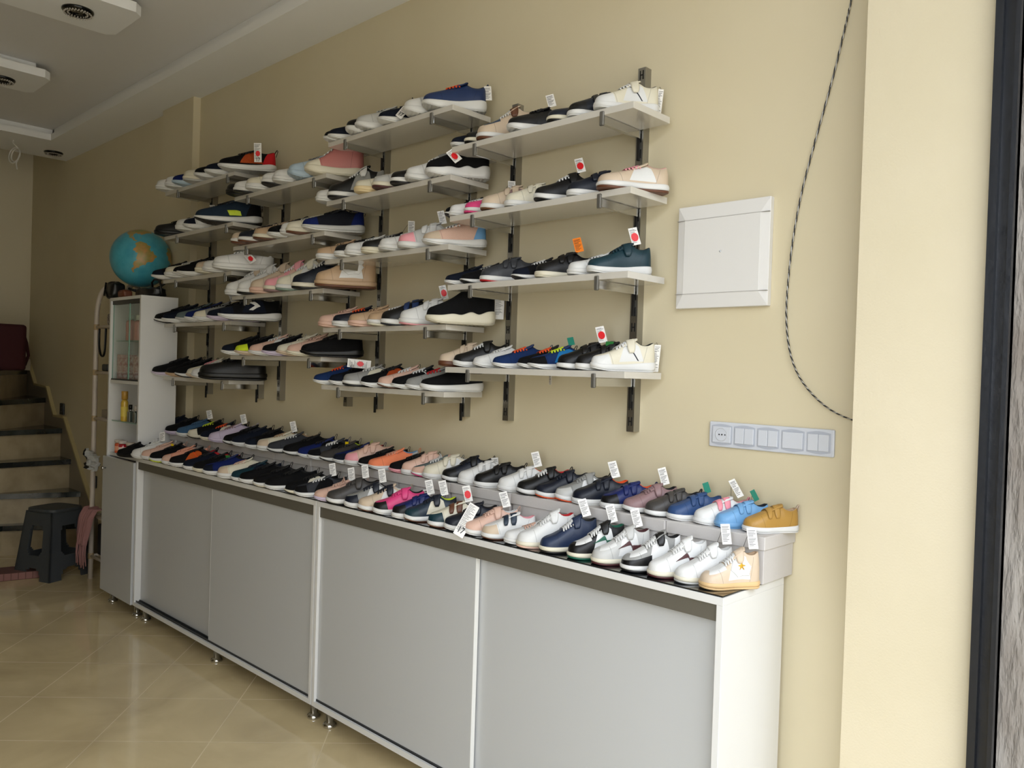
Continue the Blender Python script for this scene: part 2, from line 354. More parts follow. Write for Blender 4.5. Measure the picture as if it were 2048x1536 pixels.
for (c,r,x0,x1,z,ua,ub,n) in SH:
    t=empty('wall_shelf',(x0,-.191,z)); nm='bottom' if r==n else RN[r-1]
    tag(t,'white shelf board on chrome brackets, %s shelf of the %s'%(nm,CN[c]),'shelf','white wall shelves')
    MB().box(0,x1-x0,0,.191,-.020,0).build('board',m_board,t,bevel=.0008)
    for u in (ua,ub):
        ux=u-x0
        b=MB().box(ux-.006,ux+.006,.004,.190,-.047,-.021).build('bracket',m_chrome,t,bevel=.001)
        MB().box(ux-.0075,ux+.0075,-.006,.004,-.052,-.008).build('end_cap',m_capm,b,bevel=.003)
        MB().box(ux-.004,ux+.004,.186,.1935,-.115,-.021).build('hook_plate',m_slot,b)
# ------------------------------------------------------------------ shoe boxes
BX=[.014,-.289,-.600,-.904,-1.207,-1.514,-1.822,-2.133,-2.446,-2.759,-3.060,-3.377,-3.60]
for i in range(12):
    b,a=BX[i],BX[i+1]
    t=empty('shoebox',(a,-.150,.902)); w=b-a
    tag(t,'x','box','grey shoeboxes along the wall')
    t['label']='pale grey cardboard shoebox at the right end of the box row' if i==0 else ('pale grey shoebox at the left end of the box row, against tall unit' if i==11 else 'pale grey shoebox, %s box from the right in the row'%['','second','third','fourth','fifth','sixth','seventh','eighth','ninth','tenth','eleventh'][i])
    random.seed(i); j=random.uniform(-.004,.004)
    MB().box(.005,w-.005,.005+j,.176+j,0,.118).build('box_body',m_boxc,t,bevel=.0012)
    MB().box(.001,w-.001,0+j,.181+j,.089,.1245).build('lid',m_boxc,t,bevel=.002)
# ------------------------------------------------------------------ shoes
PAL=dict(k='#060608',n='#0c1322',n1='#1d2c3c',n2='#1c2a45',d='#10303a',w='#d6d6d4',o='#d6d0bc',g='#8d8d8a',g1='#7d8f84',g2='#5f6c6c',l='#b9b9b6',c='#34363b',c1='#3d3a38',
 a='#c6b39c',t='#b89b7c',B='#5e3722',D='#4a2426',sl='#33465c',P='#d2ae9c',p='#e19aa2',p1='#b97570',p2='#e58f9c',h='#d8407c',m='#8b6f70',C1='#f08a62',C2='#dc9c82',
 O='#e8541c',O2='#a8481f',O3='#c95a22',r='#c01f25',u='#142c58',u2='#2a4672',U='#1a3494',b='#101f58',s='#6fa0cc',s1='#a9bccb',s2='#3a5876',f='#14161f',y='#c8dc2c',y1='#dcc79b',
 G='#0f5a44',L='#c4b7cc',e='#a9823f',e1='#cfae7e',S='#6a4426',x='#ff7a1a',v1='#1f6fa8')
def interp(P,s):
    for i in range(len(P)-1):
        if s<=P[i+1][0]:
            (a,b),(c,d)=P[i],P[i+1]; t=(s-a)/(c-a); 
            m0=0 if i==0 else (P[i+1][1]-P[i-1][1])/(P[i+1][0]-P[i-1][0]); m1=(P[min(i+2,len(P)-1)][1]-P[i][1])/(P[min(i+2,len(P)-1)][0]-P[i][0])
            h=c-a; return (2*t**3-3*t*t+1)*b+(t**3-2*t*t+t)*h*m0+(-2*t**3+3*t*t)*d+(t**3-t*t)*h*m1
    return P[-1][1]
def hw(s):
    b=interp([(0,.108),(.15,.115),(.35,.115),(.5,.126),(.68,.150),(.82,.152),(1,.145)],s)
    if s<.12: b*=math.sqrt(max(0,1-(1-s/.12)**2))
    if s>.76: b*=max(0,1-((s-.76)/.24)**2.6)**.5
    return b
STY={
 'R':dict(H=[(0,.365),(.05,.36),(.14,.325),(.25,.325),(.36,.375),(.45,.355),(.55,.315),(.66,.27),(.78,.23),(.88,.20),(.95,.17),(1,.13)],so=.38,zt=[(0,.135),(.3,.105),(.6,.09),(.85,.085),(1,.10)],rock=.06,tread=.004,out=.022),
 'C':dict(H=[(0,.36),(.05,.355),(.14,.325),(.25,.33),(.36,.37),(.45,.35),(.55,.315),(.66,.275),(.78,.245),(.88,.225),(.95,.20),(1,.15)],so=.38,zt=[(0,.115),(.4,.105),(.7,.105),(1,.11)],rock=.03,tread=0,out=.032),
 'K':dict(H=[(0,.40),(.05,.395),(.14,.36),(.25,.37),(.37,.44),(.46,.425),(.56,.385),(.68,.325),(.80,.275),(.89,.245),(.95,.21),(1,.15)],so=.38,zt=[(0,.125),(.3,.105),(.6,.10),(1,.115)],rock=.03,tread=0,out=.02),
 'A':dict(H=[(0,.44),(.05,.435),(.14,.395),(.25,.40),(.36,.47),(.45,.445),(.55,.39),(.66,.32),(.78,.27),(.88,.24),(.95,.21),(1,.16)],so=.37,zt=[(0,.15),(.2,.14),(.5,.11),(.85,.105),(1,.13)],rock=.045,tread=.003,out=.02),
 'T':dict(H=[(0,.42),(.05,.415),(.14,.375),(.25,.38),(.36,.43),(.45,.415),(.55,.37),(.66,.32),(.78,.28),(.88,.25),(.95,.22),(1,.17)],so=.38,zt=[(0,.19),(.2,.17),(.5,.13),(.8,.12),(1,.14)],rock=.075,tread=.014,out=.02),
 'M':dict(H=[(0,.56),(.05,.555),(.13,.52),(.24,.525),(.34,.59),(.42,.55),(.52,.465),(.62,.385),(.74,.31),(.86,.265),(.94,.225),(1,.16)],so=.35,zt=[(0,.12),(.4,.11),(.7,.11),(1,.115)],rock=.022,tread=0,out=.034),
 'H':dict(H=[(0,.82),(.05,.82),(.13,.80),(.24,.80),(.32,.82),(.38,.72),(.46,.58),(.56,.44),(.68,.32),(.82,.25),(.93,.20),(1,.14)],so=.33,zt=[(0,.15),(.4,.125),(.7,.13),(1,.15)],rock=.07,tread=.004,out=.012),
 'S':dict(H=[(0,.56),(.05,.55),(.14,.49),(.25,.51),(.34,.60),(.42,.55),(.52,.465),(.62,.39),(.74,.32),(.86,.265),(.94,.225),(1,.17)],so=.36,zt=[(0,.21),(.12,.20),(.25,.155),(.36,.185),(.5,.14),(.62,.15),(.8,.125),(1,.13)],rock=.06,tread=.016,out=.016),
 'L':dict(H=[(0,.35),(.05,.345),(.14,.315),(.25,.32),(.34,.36),(.45,.35),(.55,.31),(.66,.265),(.78,.225),(.88,.195),(.95,.165),(1,.12)],so=.37,zt=[(0,.15),(.3,.12),(.6,.10),(.85,.10),(1,.12)],rock=.04,tread=.005,out=.016),
}
NJ=34; NV=10
def surf(st,s,v):
    """point on the upper's +y side at length s and height fraction v"""
    so=st['so']; zt=interp(st['zt'],s)-.012
    xo,yo=.012+s*.974, hw(s)*.95
    if s>=so:
        k=(s-so)/(1-so); si=so+(.90-so)*k**.92; yi=0.0
        if si<so+.10: yi=.0
    else:
        si=.035+(so-.035)*(s/so); cw=.062*math.sqrt(max(0,1-((si-.21)/.18)**2)) if abs(si-.21)<.18 else 0; yi=cw
    H=interp(st['H'],si)
    roll=max(0,min(1,(s-.3)/.4)); lowf=1-roll
    f=(v**1.5)*lowf*.55+(1-max(0,math.cos(v*math.pi/2))**.8)*(1-.55*lowf); g=(v*.55+.45*math.sin(v*math.pi/2))*lowf+(math.sin(v*math.pi/2)**.92)*roll
    bul=.012*math.sin(math.pi*v)*(1-s)
    return Vector((xo+(si-xo)*(v**2 if s>.5 else v), yo+(yi-yo)*f+bul, zt+(H-zt)*g))
def svals(): return [(1-math.cos(math.pi*j/(NJ-1)))/2 for j in range(NJ)]
def mk(name,mb,nm=1,uv=None):
    me=mb.mesh(name)
    if uv:
        l=me.uv_layers.new(name='uv'); 
        for i,lp in enumerate(me.loops): l.data[i].uv=uv[lp.vertex_index]
    import bmesh
    bm=bmesh.new(); bm.from_mesh(me); bmesh.ops.remove_doubles(bm,verts=bm.verts,dist=1e-5); bmesh.ops.recalc_face_normals(bm,faces=bm.faces); bm.to_mesh(me); bm.free()
    for i in range(nm): me.materials.append(None)
    return me
def style_meshes(key):
    st=STY[key]; S=svals(); out={}
    # upper
    mb=MB(); uv=[]; full=S+S[-2:0:-1]; n=len(full); sides=[1]*NJ+[-1]*(NJ-2)
    for j in range(n):
        for i in range(NV+1):
            p=surf(st,full[j],i/NV); mb.v.append((p.x,p.y*sides[j],p.z)); uv.append((full[j],i/NV))
    for j in range(n):
        q=(j+1)%n
        for i in range(NV):
            a=(j*(NV+1)+i,q*(NV+1)+i,q*(NV+1)+i+1,j*(NV+1)+i+1); mb.f.append(a); mb.m.append(0); mb.sm.append(True)
    me=mb.mesh('upper'); l=me.uv_layers.new(name='uv')
    for i,lp in enumerate(me.loops): l.data[i].uv=uv[lp.vertex_index]
    me.materials.append(None); out['upper']=me
    # sole layers
    def layer(a0,a1,nm):
        mb=MB(); M=48; ss=[(1-math.cos(math.pi*j/M))/2 for j in range(M+1)]; loop=[(x,1) for x in ss]+[(x,-1) for x in ss[-2:0:-1]]; n=len(loop)
        prof={'mid':[(.97,0),(1.02,.25),(1.035,.55),(1.0,.9),(.97,1),(.88,1.0)],'out':[(.93,0),(.985,.15),(1.0,.6),(.99,1)]}[nm]
        for w_,h_ in prof:
            for x,sd in loop:
                zb=st['rock']*max(0,(x-.70)/.30)**2+st['rock']*.5*max(0,(.10-x)/.10)**2
                if st['tread'] and a0==0 : zb+=st['tread']*(.5+.5*math.sin(x*95))*(1 if h_<.2 else 0)
                th=st['out']; zt=interp(st['zt'],x)
                lo=zb if nm=='out' else zb+th; hi=zb+th if nm=='out' else zt
                if hi<lo+.004: hi=lo+.004
                wx=(x-.5)*(1+(w_-1)*.35)+.5
                mb.v.append((wx,hw(x)*w_*sd,lo+(hi-lo)*h_))
        for a in range(len(prof)-1):
            for i in range(n):
                q=(i+1)%n; mb.f.append((a*n+i,a*n+q,(a+1)*n+q,(a+1)*n+i)); mb.m.append(0); mb.sm.append(True)
        for base in (0,(len(prof)-1)*n):
            for i in range(M): # bridge cap in strips
                p0=base+i; p1=base+i+1; q0=base+(n-i)%n; q1=base+n-i-1
                if i==0: f=(p0,p1,q1)
                elif i==M-1: f=(p0,p1,q0)
                else: f=(p0,p1,q1,q0)
                mb.f.append(f); mb.m.append(0); mb.sm.append(False)
        return mk(nm+'sole',mb)
    out['midsole']=layer(1,1,'mid'); out['outsole']=layer(0,0,'out')
    # lining
    mb=MB(); so=st['so']; ring=[]; K=18
    for j in range(K+1): ring.append((so*(j/K)*.999,1))
    for j in range(K-1,0,-1): ring.append((so*(j/K)*.999,-1))
    n=len(ring); lev=[(1.0,0),(.93,-.0),(.86,-.03),(.9,-.12)]
    c=Vector((.21,0,0))
    for a,(f_,dz) in enumerate(lev+[(.9,None)]):
        for s_,sd in ring:
            p=surf(st,s_,1.0); z=p.z+dz+(.006 if a==1 else 0) if dz is not None else interp(st['zt'],.2)
            mb.v.append((c.x+(p.x-c.x)*f_,p.y*sd*f_,z))
    for a in range(len(lev)):
        for i in range(n):
            q=(i+1)%n; mb.f.append((a*n+i,a*n+q,(a+1)*n+q,(a+1)*n+i)); mb.m.append(0); mb.sm.append(True)
    mb.f.append(tuple(range(len(lev)*n,(len(lev)+1)*n))); mb.m.append(0); mb.sm.append(False)
    out['lining']=mk('lining',mb)
    # tongue
    Hs=interp(st['H'],so); tl={'H':.04,'M':.035,'K':.015,'A':.02}.get(key,.035)
    prof=[(so+.16,interp(st['H'],so+.16)-.004),(so+.07,interp(st['H'],so+.07)+.008),(so+.0,Hs+.014),(so-.04,Hs+.016+tl*.6),(so-.075,Hs+.014+tl)]
    mb=MB(); nw=7
    for off in (0,-.016):
        for x,z in prof:
            for k in range(nw):
                y=-1+2*k/(nw-1); wy=.070*(1 if (x,z)!=prof[-1] else .72); mb.v.append((x+off*.6+(.02*(y*y) if (x,z)==prof[-1] else 0),y*wy,z+off-.022*y*y))
    m=len(prof)
    for lay in (0,1):
        for a in range(m-1):
            for k in range(nw-1):
                q=lay*m*nw+a*nw+k; mb.f.append((q,q+1,q+nw+1,q+nw)); mb.m.append(0); mb.sm.append(True)
    for k in range(nw-1):
        q=(m-1)*nw+k; mb.f.append((q,q+1,m*nw+q+1,m*nw+q)); mb.m.append(0); mb.sm.append(True)
    for e in (0,nw-1):
        for a in range(m-1):
            q=a*nw+e; mb.f.append((q,q+nw,m*nw+q+nw,m*nw+q)); mb.m.append(0); mb.sm.append(True)
    out['tongue']=mk('tongue',mb)
    # path over the ridge
    def over(s0,s1,v0,v1,off,n=9):
        P=[]
        for i in range(n+1):
            t=i/n; s_=s0+(s1-s0)*t; u=1-2*t; sd=1 if u>=0 else -1; v=1-abs(u)*(1-(v0 if sd>0 else v1))
            p=surf(st,s_,v); p2=Vector((p.x,p.y*sd,p.z)); nrm=Vector((.25,sd*(1-v)*2.2,1)).normalized(); P.append(p2+nrm*off)
        return P
    mb=MB(); k0=so+.055; nl=5 if key not in 'MH' else 6; step=.27/nl if key!='H' else .36/nl
    for i in range(nl):
        a=k0+i*step
        mb.tube(over(a,a+.006,.66,.66,.014,8),.0135,6,flat=.5)
        if i<nl-1:
            mb.tube(over(a,a+step,.68,.68,.016,8),.010,6,flat=.6); mb.tube(over(a+step,a,.68,.68,.016,8),.010,6,flat=.6)
    out['laces']=mk('laces',mb)
    mb=MB(); p=surf(st,so+.055,1)+Vector((0,0,.03))
    for sd in (1,-1):
        mb.tube([p+Vector((.02*math.sin(a)*.8,sd*(.012+.055*(1-math.cos(a))),.03*math.sin(a)*1.3+.012*math.sin(a/2))) for a in [k*math.pi*2/12 for k in range(13)]],.008,6,flat=.6)
        mb.tube([p,p+Vector((.03,sd*.05,.0)),p+Vector((.05,sd*.10,-.05)),p+Vector((.06,sd*.12,-.10))],.0065,6)
    mb.tube([p+Vector((0,-.014,0)),p+Vector((0,.014,0))],.014,6)
    out['bow']=mk('bow',mb)
    def strap(sc_,wd,v0,v1,lift=.014,th=.011,sk=.0):
        mb=MB(); A=over(sc_-wd/2,sc_-wd/2+sk,v0,v1,lift,12); Bq=over(sc_+wd/2,sc_+wd/2+sk,v0,v1,lift,12)
        # rounded tip on the +y side
        C=[(a+b)/2 for a,b in zip(A,Bq)]
        for lay,o_ in ((0,0),(1,th)):
            for i in range(len(A)):
                k=1.0
                if i==0: k=.55
                elif i==1: k=.88
                nrm=Vector((.25,(A[i].y)*6,1)).normalized()
                for fr in (-1,-.5,0,.5,1):
                    q=C[i]+(Bq[i]-A[i])*.5*fr*k; e=.0 if abs(fr)<1 else -.003*lay
                    mb.v.append(tuple(q+nrm*(o_+e)))
        n=len(A)
        for lay in (0,1):
            for i in range(n-1):
                for f_ in range(4):
                    q=lay*n*5+i*5+f_; mb.f.append((q,q+1,q+6,q+5)); mb.m.append(0); mb.sm.append(True)
        for i in range(n-1):
            for e in (0,4):
                q=i*5+e; mb.f.append((q,q+5,n*5+q+5,n*5+q)); mb.m.append(0); mb.sm.append(False)
        for i in (0,n-1):
            for f_ in range(4):
                q=i*5+f_; mb.f.append((q,q+1,n*5+q+1,n*5+q)); mb.m.append(0); mb.sm.append(False)
        return mk('strap',mb)
    if key=='K': out['strap']=strap(so+.065,.115,.34,.5,sk=-.03); out['strap2']=strap(so+.215,.10,.36,.5,sk=-.03)
    if key in 'AM': out['strap']=strap(so+.035,.125,.36 if key=='A' else .52,.6,.02,.016)
    # heel pull tab
    mb=MB(); z=interp(st['H'],.03); 
    mb.tube([(.045,0,z-.05),(.03,0,z+.0),(.005,0,z+.045),(-.01,0,z+.055),(-.018,0,z+.04),(-.004,0,z-.01),(.012,0,z-.07)],.020,8,flat=.22)
    out['pull_tab']=mk('pull_tab',mb)
    return out
_sm={}
_col={}
def pmat(code,kind='fab'):
    k=(code,kind)
    if k in _col: return _col[k]
    rough={'fab':.75,'rub':.45,'lace':.8}[kind]
    _col[k]=mat('%s_%s'%(kind,code),PAL[code],rough,bump=(90,.15,.002) if kind=='fab' else None); return _col[k]
_um={}
def upper_mat(main,toe,side,heel,knit,stripe=None,vamp=False,guard=None):
    side={'Z':'w','X':'w'}.get(side,side)
    key=(main,toe,side,heel,knit,stripe,vamp,guard)
    if key in _um: return _um[key]
    m=bpy.data.materials.new('upper_%d'%len(_um)); m.use_nodes=True; nt=m.node_tree; N=nt.nodes; L=nt.links; b=N['Principled BSDF']
    uv=N.new('ShaderNodeUVMap'); uv.uv_map='uv'; sp=N.new('ShaderNodeSeparateXYZ'); L.new(uv.outputs[0],sp.inputs[0])
    def M(op,a,c,v2=None):
        n=N.new('ShaderNodeMath'); n.operation=op
        for i,x in enumerate((a,c) if v2 is None else (a,c,v2)):
            if isinstance(x,(int,float)): n.inputs[i].default_value=x
            else: L.new(x,n.inputs[i])
        return n.outputs[0]
    U,V=sp.outputs[0],sp.outputs[1]
    def mix(f,a,c):
        n=N.new('ShaderNodeMix'); n.data_type='RGBA'; L.new(f,n.inputs['Factor'])
        for s_,x in (('A',a),('B',c)):
            if isinstance(x,tuple): n.inputs[s_].default_value=x
            else: L.new(x,n.inputs[s_])
        return n.outputs['Result']
    cur=lin(PAL[main])
    def gt(x,t): return M('GREATER_THAN',x,t)
    AND=lambda a,c: M('MULTIPLY',a,c)
    seams=[]
    if side!=main:
        e1=M('SUBTRACT',U,M('MULTIPLY',V,.10)); e2=M('ADD',U,M('MULTIPLY',V,.14))
        f=AND(AND(gt(e1,.20),M('LESS_THAN',e2,.62)),AND(gt(V,.10),M('LESS_THAN',V,.80))); cur=mix(f,cur,lin(PAL[side]))
    if heel!=main:
        f=M('LESS_THAN',M('ADD',U,M('MULTIPLY',V,.10)),.22); cur=mix(f,cur,lin(PAL[heel]))
    if toe!=main:
        # mudguard round the toe, or the vamp when V is high
        if vamp: f=AND(AND(gt(M('SUBTRACT',U,M('MULTIPLY',V,.06)),.60),M('LESS_THAN',U,.93)),gt(V,.52))
        else: f=AND(gt(M('SUBTRACT',U,M('MULTIPLY',V,.10)),.72),M('LESS_THAN',V,.62))
        cur=mix(f,cur,lin(PAL[toe]))
    if guard:
        cur=mix(AND(gt(U,.55),M('LESS_THAN',V,.34)),cur,lin(PAL[guard]))
    if stripe:
        d=M('ABSOLUTE',M('SUBTRACT',M('SUBTRACT',U,M('MULTIPLY',V,.30)),.26),0) ; d=M('ABSOLUTE',M('SUBTRACT',M('SUBTRACT',U,M('MULTIPLY',V,.30)),.26),0)
        f=AND(M('LESS_THAN',d,.012),AND(gt(V,.12),M('LESS_THAN',V,.75))); cur=mix(f,cur,lin(PAL[stripe]))
    # stitched seams: thin darker line, part of the pattern
    dv=M('ABSOLUTE',M('SUBTRACT',M('SUBTRACT',U,M('MULTIPLY',V,.10)),.70),0)
    f=AND(M('LESS_THAN',dv,.0045),M('LESS_THAN',V,.7))
    if not knit:
        d2=M('ABSOLUTE',M('SUBTRACT',M('ADD',U,M('MULTIPLY',V,.10)),.225),0); d3=M('ABSOLUTE',M('SUBTRACT',V,.80),0)
        f=M('MAXIMUM',f,AND(M('LESS_THAN',d2,.0045),M('LESS_THAN',V,.9))); f=M('MAXIMUM',f,AND(M('LESS_THAN',d3,.012),AND(gt(U,.42),M('LESS_THAN',U,.76))))
    sm=N.new('ShaderNodeMix'); sm.data_type='RGBA'; sm.blend_type='MULTIPLY'
    L.new(M('MULTIPLY',f,.45),sm.inputs['Factor'])
    if isinstance(cur,tuple): sm.inputs['A'].default_value=cur
    else: L.new(cur,sm.inputs['A'])
    sm.inputs['B'].default_value=(.25,.25,.25,1); L.new(sm.outputs['Result'],b.inputs['Base Color'])
    b.inputs['Roughness'].default_value=.8 if knit else .42; b.inputs['Specular IOR Level'].default_value=.2 if knit else .4
    tx=N.new('ShaderNodeTexVoronoi' if knit else 'ShaderNodeTexNoise'); tx.inputs['Scale'].default_value=120 if knit else 60
    tc=N.new('ShaderNodeTexCoord'); L.new(tc.outputs['Object'],tx.inputs['Vector'])
    bp=N.new('ShaderNodeBump'); bp.inputs['Strength'].default_value=.35 if knit else .12; bp.inputs['Distance'].default_value=.004
    L.new(tx.outputs[0],bp.inputs['Height']); L.new(bp.outputs['Normal'],b.inputs['Normal'])
    _um[key]=m; return m
def part(me,name,parent,m):
    o=bpy.data.objects.new(name,me); COL.objects.link(o); o.parent=parent
    for s_ in o.material_slots: s_.link='OBJECT'; s_.material=m
    return o
m_card=mat('tag_card','#e6e4e0',.6)
m_print=mat('tag_print','#2a2a2c',.6)
m_red=mat('red_sticker','#d8101c',.4); 
_meshc={}
def tagmesh(kind):
    if kind in _meshc: return _meshc[kind]
    w,h={'w':(.034,.052),'z':(.045,.115),'j':(.042,.052),'n':(.045,.095),'h':(.022,.085),'e':(.034,.055),'g':(.026,.045),'t':(.026,.030),'y':(.018,.026),'v':(.01,.01)}.get(kind,(.034,.05))
    mb=MB(); mb.box(-.0004,.0004,-w/2,w/2,-h,0); me=mk('card',mb)
    pr=MB(); random.seed(ord(kind[0]))
    z=-.006
    while z>-h*.85:
        L_=random.uniform(.4,.9)*w; pr.box(-.0007,.0007,-w/2+.003,-w/2+L_,z-.0012,z); z-=random.uniform(.0028,.005)
    pm=mk('print',pr)
    ds=MB(); 
    ds.prism([(.0135*math.cos(a*math.pi/14),-h*.55+.0135*math.sin(a*math.pi/14)) for a in range(28)],-.0010,.0010,'x'); dm=mk('round_sticker',ds)
    _meshc[kind]=(me,pm,dm,w,h); return _meshc[kind]
def text(body,size,parent,loc,rot,m):
    c=bpy.data.curves.new('price_text','FONT'); c.body=body; c.size=size; c.align_x='CENTER'; c.align_y='CENTER'; c.extrude=.0002; c.offset=.0003
    me=bpy.data.meshes.new_from_object(bpy.data.objects.new('tmp',c)); me.materials.clear(); me.materials.append(m)
    o=bpy.data.objects.new('price_text',me); COL.objects.link(o); o.parent=parent; o.location=loc; o.rotation_euler=rot; return o
NAME={'R':'running_shoe','C':'sneaker','K':'strap_sneaker','A':'strap_trainer','T':'chunky_trainer','M':'mid_top_sneaker','H':'high_top_sneaker','S':'sock_trainer','L':'slip_on_shoe'}
def price_tag(root,code,L,st,Wd):
    """cards tied to the shoe; sizes are metres so undo the shoe's scale"""
    kind={'J':'w','c':'w','x':'w','q':'e','i':'w','m':'w','>':None,'*':None,'v':None}.get(code,code)
    if kind is None: return
    me,pm,dm,w,h=tagmesh(kind)
    zt=interp(st['H'],st['so'])
    t=bpy.data.objects.new('price_tag',me); COL.objects.link(t); t.parent=root
    t.scale=(1/L,1/Wd,1/L); 
    for s_ in t.material_slots:
        s_.link='OBJECT'; s_.material={'g':mat('green_card','#2f7a3a',.5),'y':mat('yellow_card','#f0cf10',.5),'t':mat('teal_card','#177a66',.5)}.get(code,m_card)
    # local frame: +x toe. Card plane normal is x in the mesh; turn it to face the open side (+y)
    R0=math.pi/2
    if code in 'wcximegty' or code=='q':
        t.location=(st['so']-.06,-.02,zt+.02+h/L*.9); t.rotation_euler=(.25,-.3+.2*math.sin(L*400+Wd*900),R0+.35*math.sin(Wd*2000))
        if code in 'gy': t.location=(st['so']+.10,.07,zt+.02); t.rotation_euler=(.0,.5,R0)
        if code=='i': t.location=(.0,.03,interp(st['H'],0)+.02); t.rotation_euler=(.1,0,R0)
        if code=='m': t.location=(.15,0,interp(st['H'],.1)+.02+h/L)
        if code=='c': t.location=(.16,-.0,zt+.02+h/L); t.rotation_euler=(0,-.25,R0)
    elif code=='h': t.location=(-.035,.0,interp(st['H'],0)-.02); t.rotation_euler=(0,.20,R0)
    elif code=='z':
        t.location=(-.06,.02,interp(st['H'],0)+.0) if L>.2 else (.50,.25,.50); t.rotation_euler=(0,.12,R0) if L>.2 else (-.55,-.35,R0)
    elif code=='j': t.location=(.66,.21,.36) if L<.26 else (.42,.20,.25); t.rotation_euler=(.7,-.25,R0)
    elif code=='J': t.location=(.55,.20,.22); t.rotation_euler=(-.6,-.2,R0)
    elif code=='n': t.location=(.30,.20,.46) if L>.26 else (.66,.21,.42); t.rotation_euler=(.05,-.04,R0) if L>.26 else (1.5,-.1,R0)
    if code not in 'gyt': part(pm,'printed_text',t,m_print)
    if code in 'ejnq': part(dm,'red_dot_sticker',t,m_red)
    if code=='x': t.material_slots[0].material=mat('orange_card','#ff8a1c',.5) if L>.19 and L<.2011 else m_card
    # string
    p=Vector(t.location); a=Vector((st['so']-.05,0,zt)) if code not in 'hiz' else Vector((.0,0,interp(st['H'],0)))
    s=MB(); s.tube([a,(a+p)/2+Vector((0,0,.02)),p],.0035,5); o=s.build('tag_string',mat('string','#3a3835',.7),root)
    return t
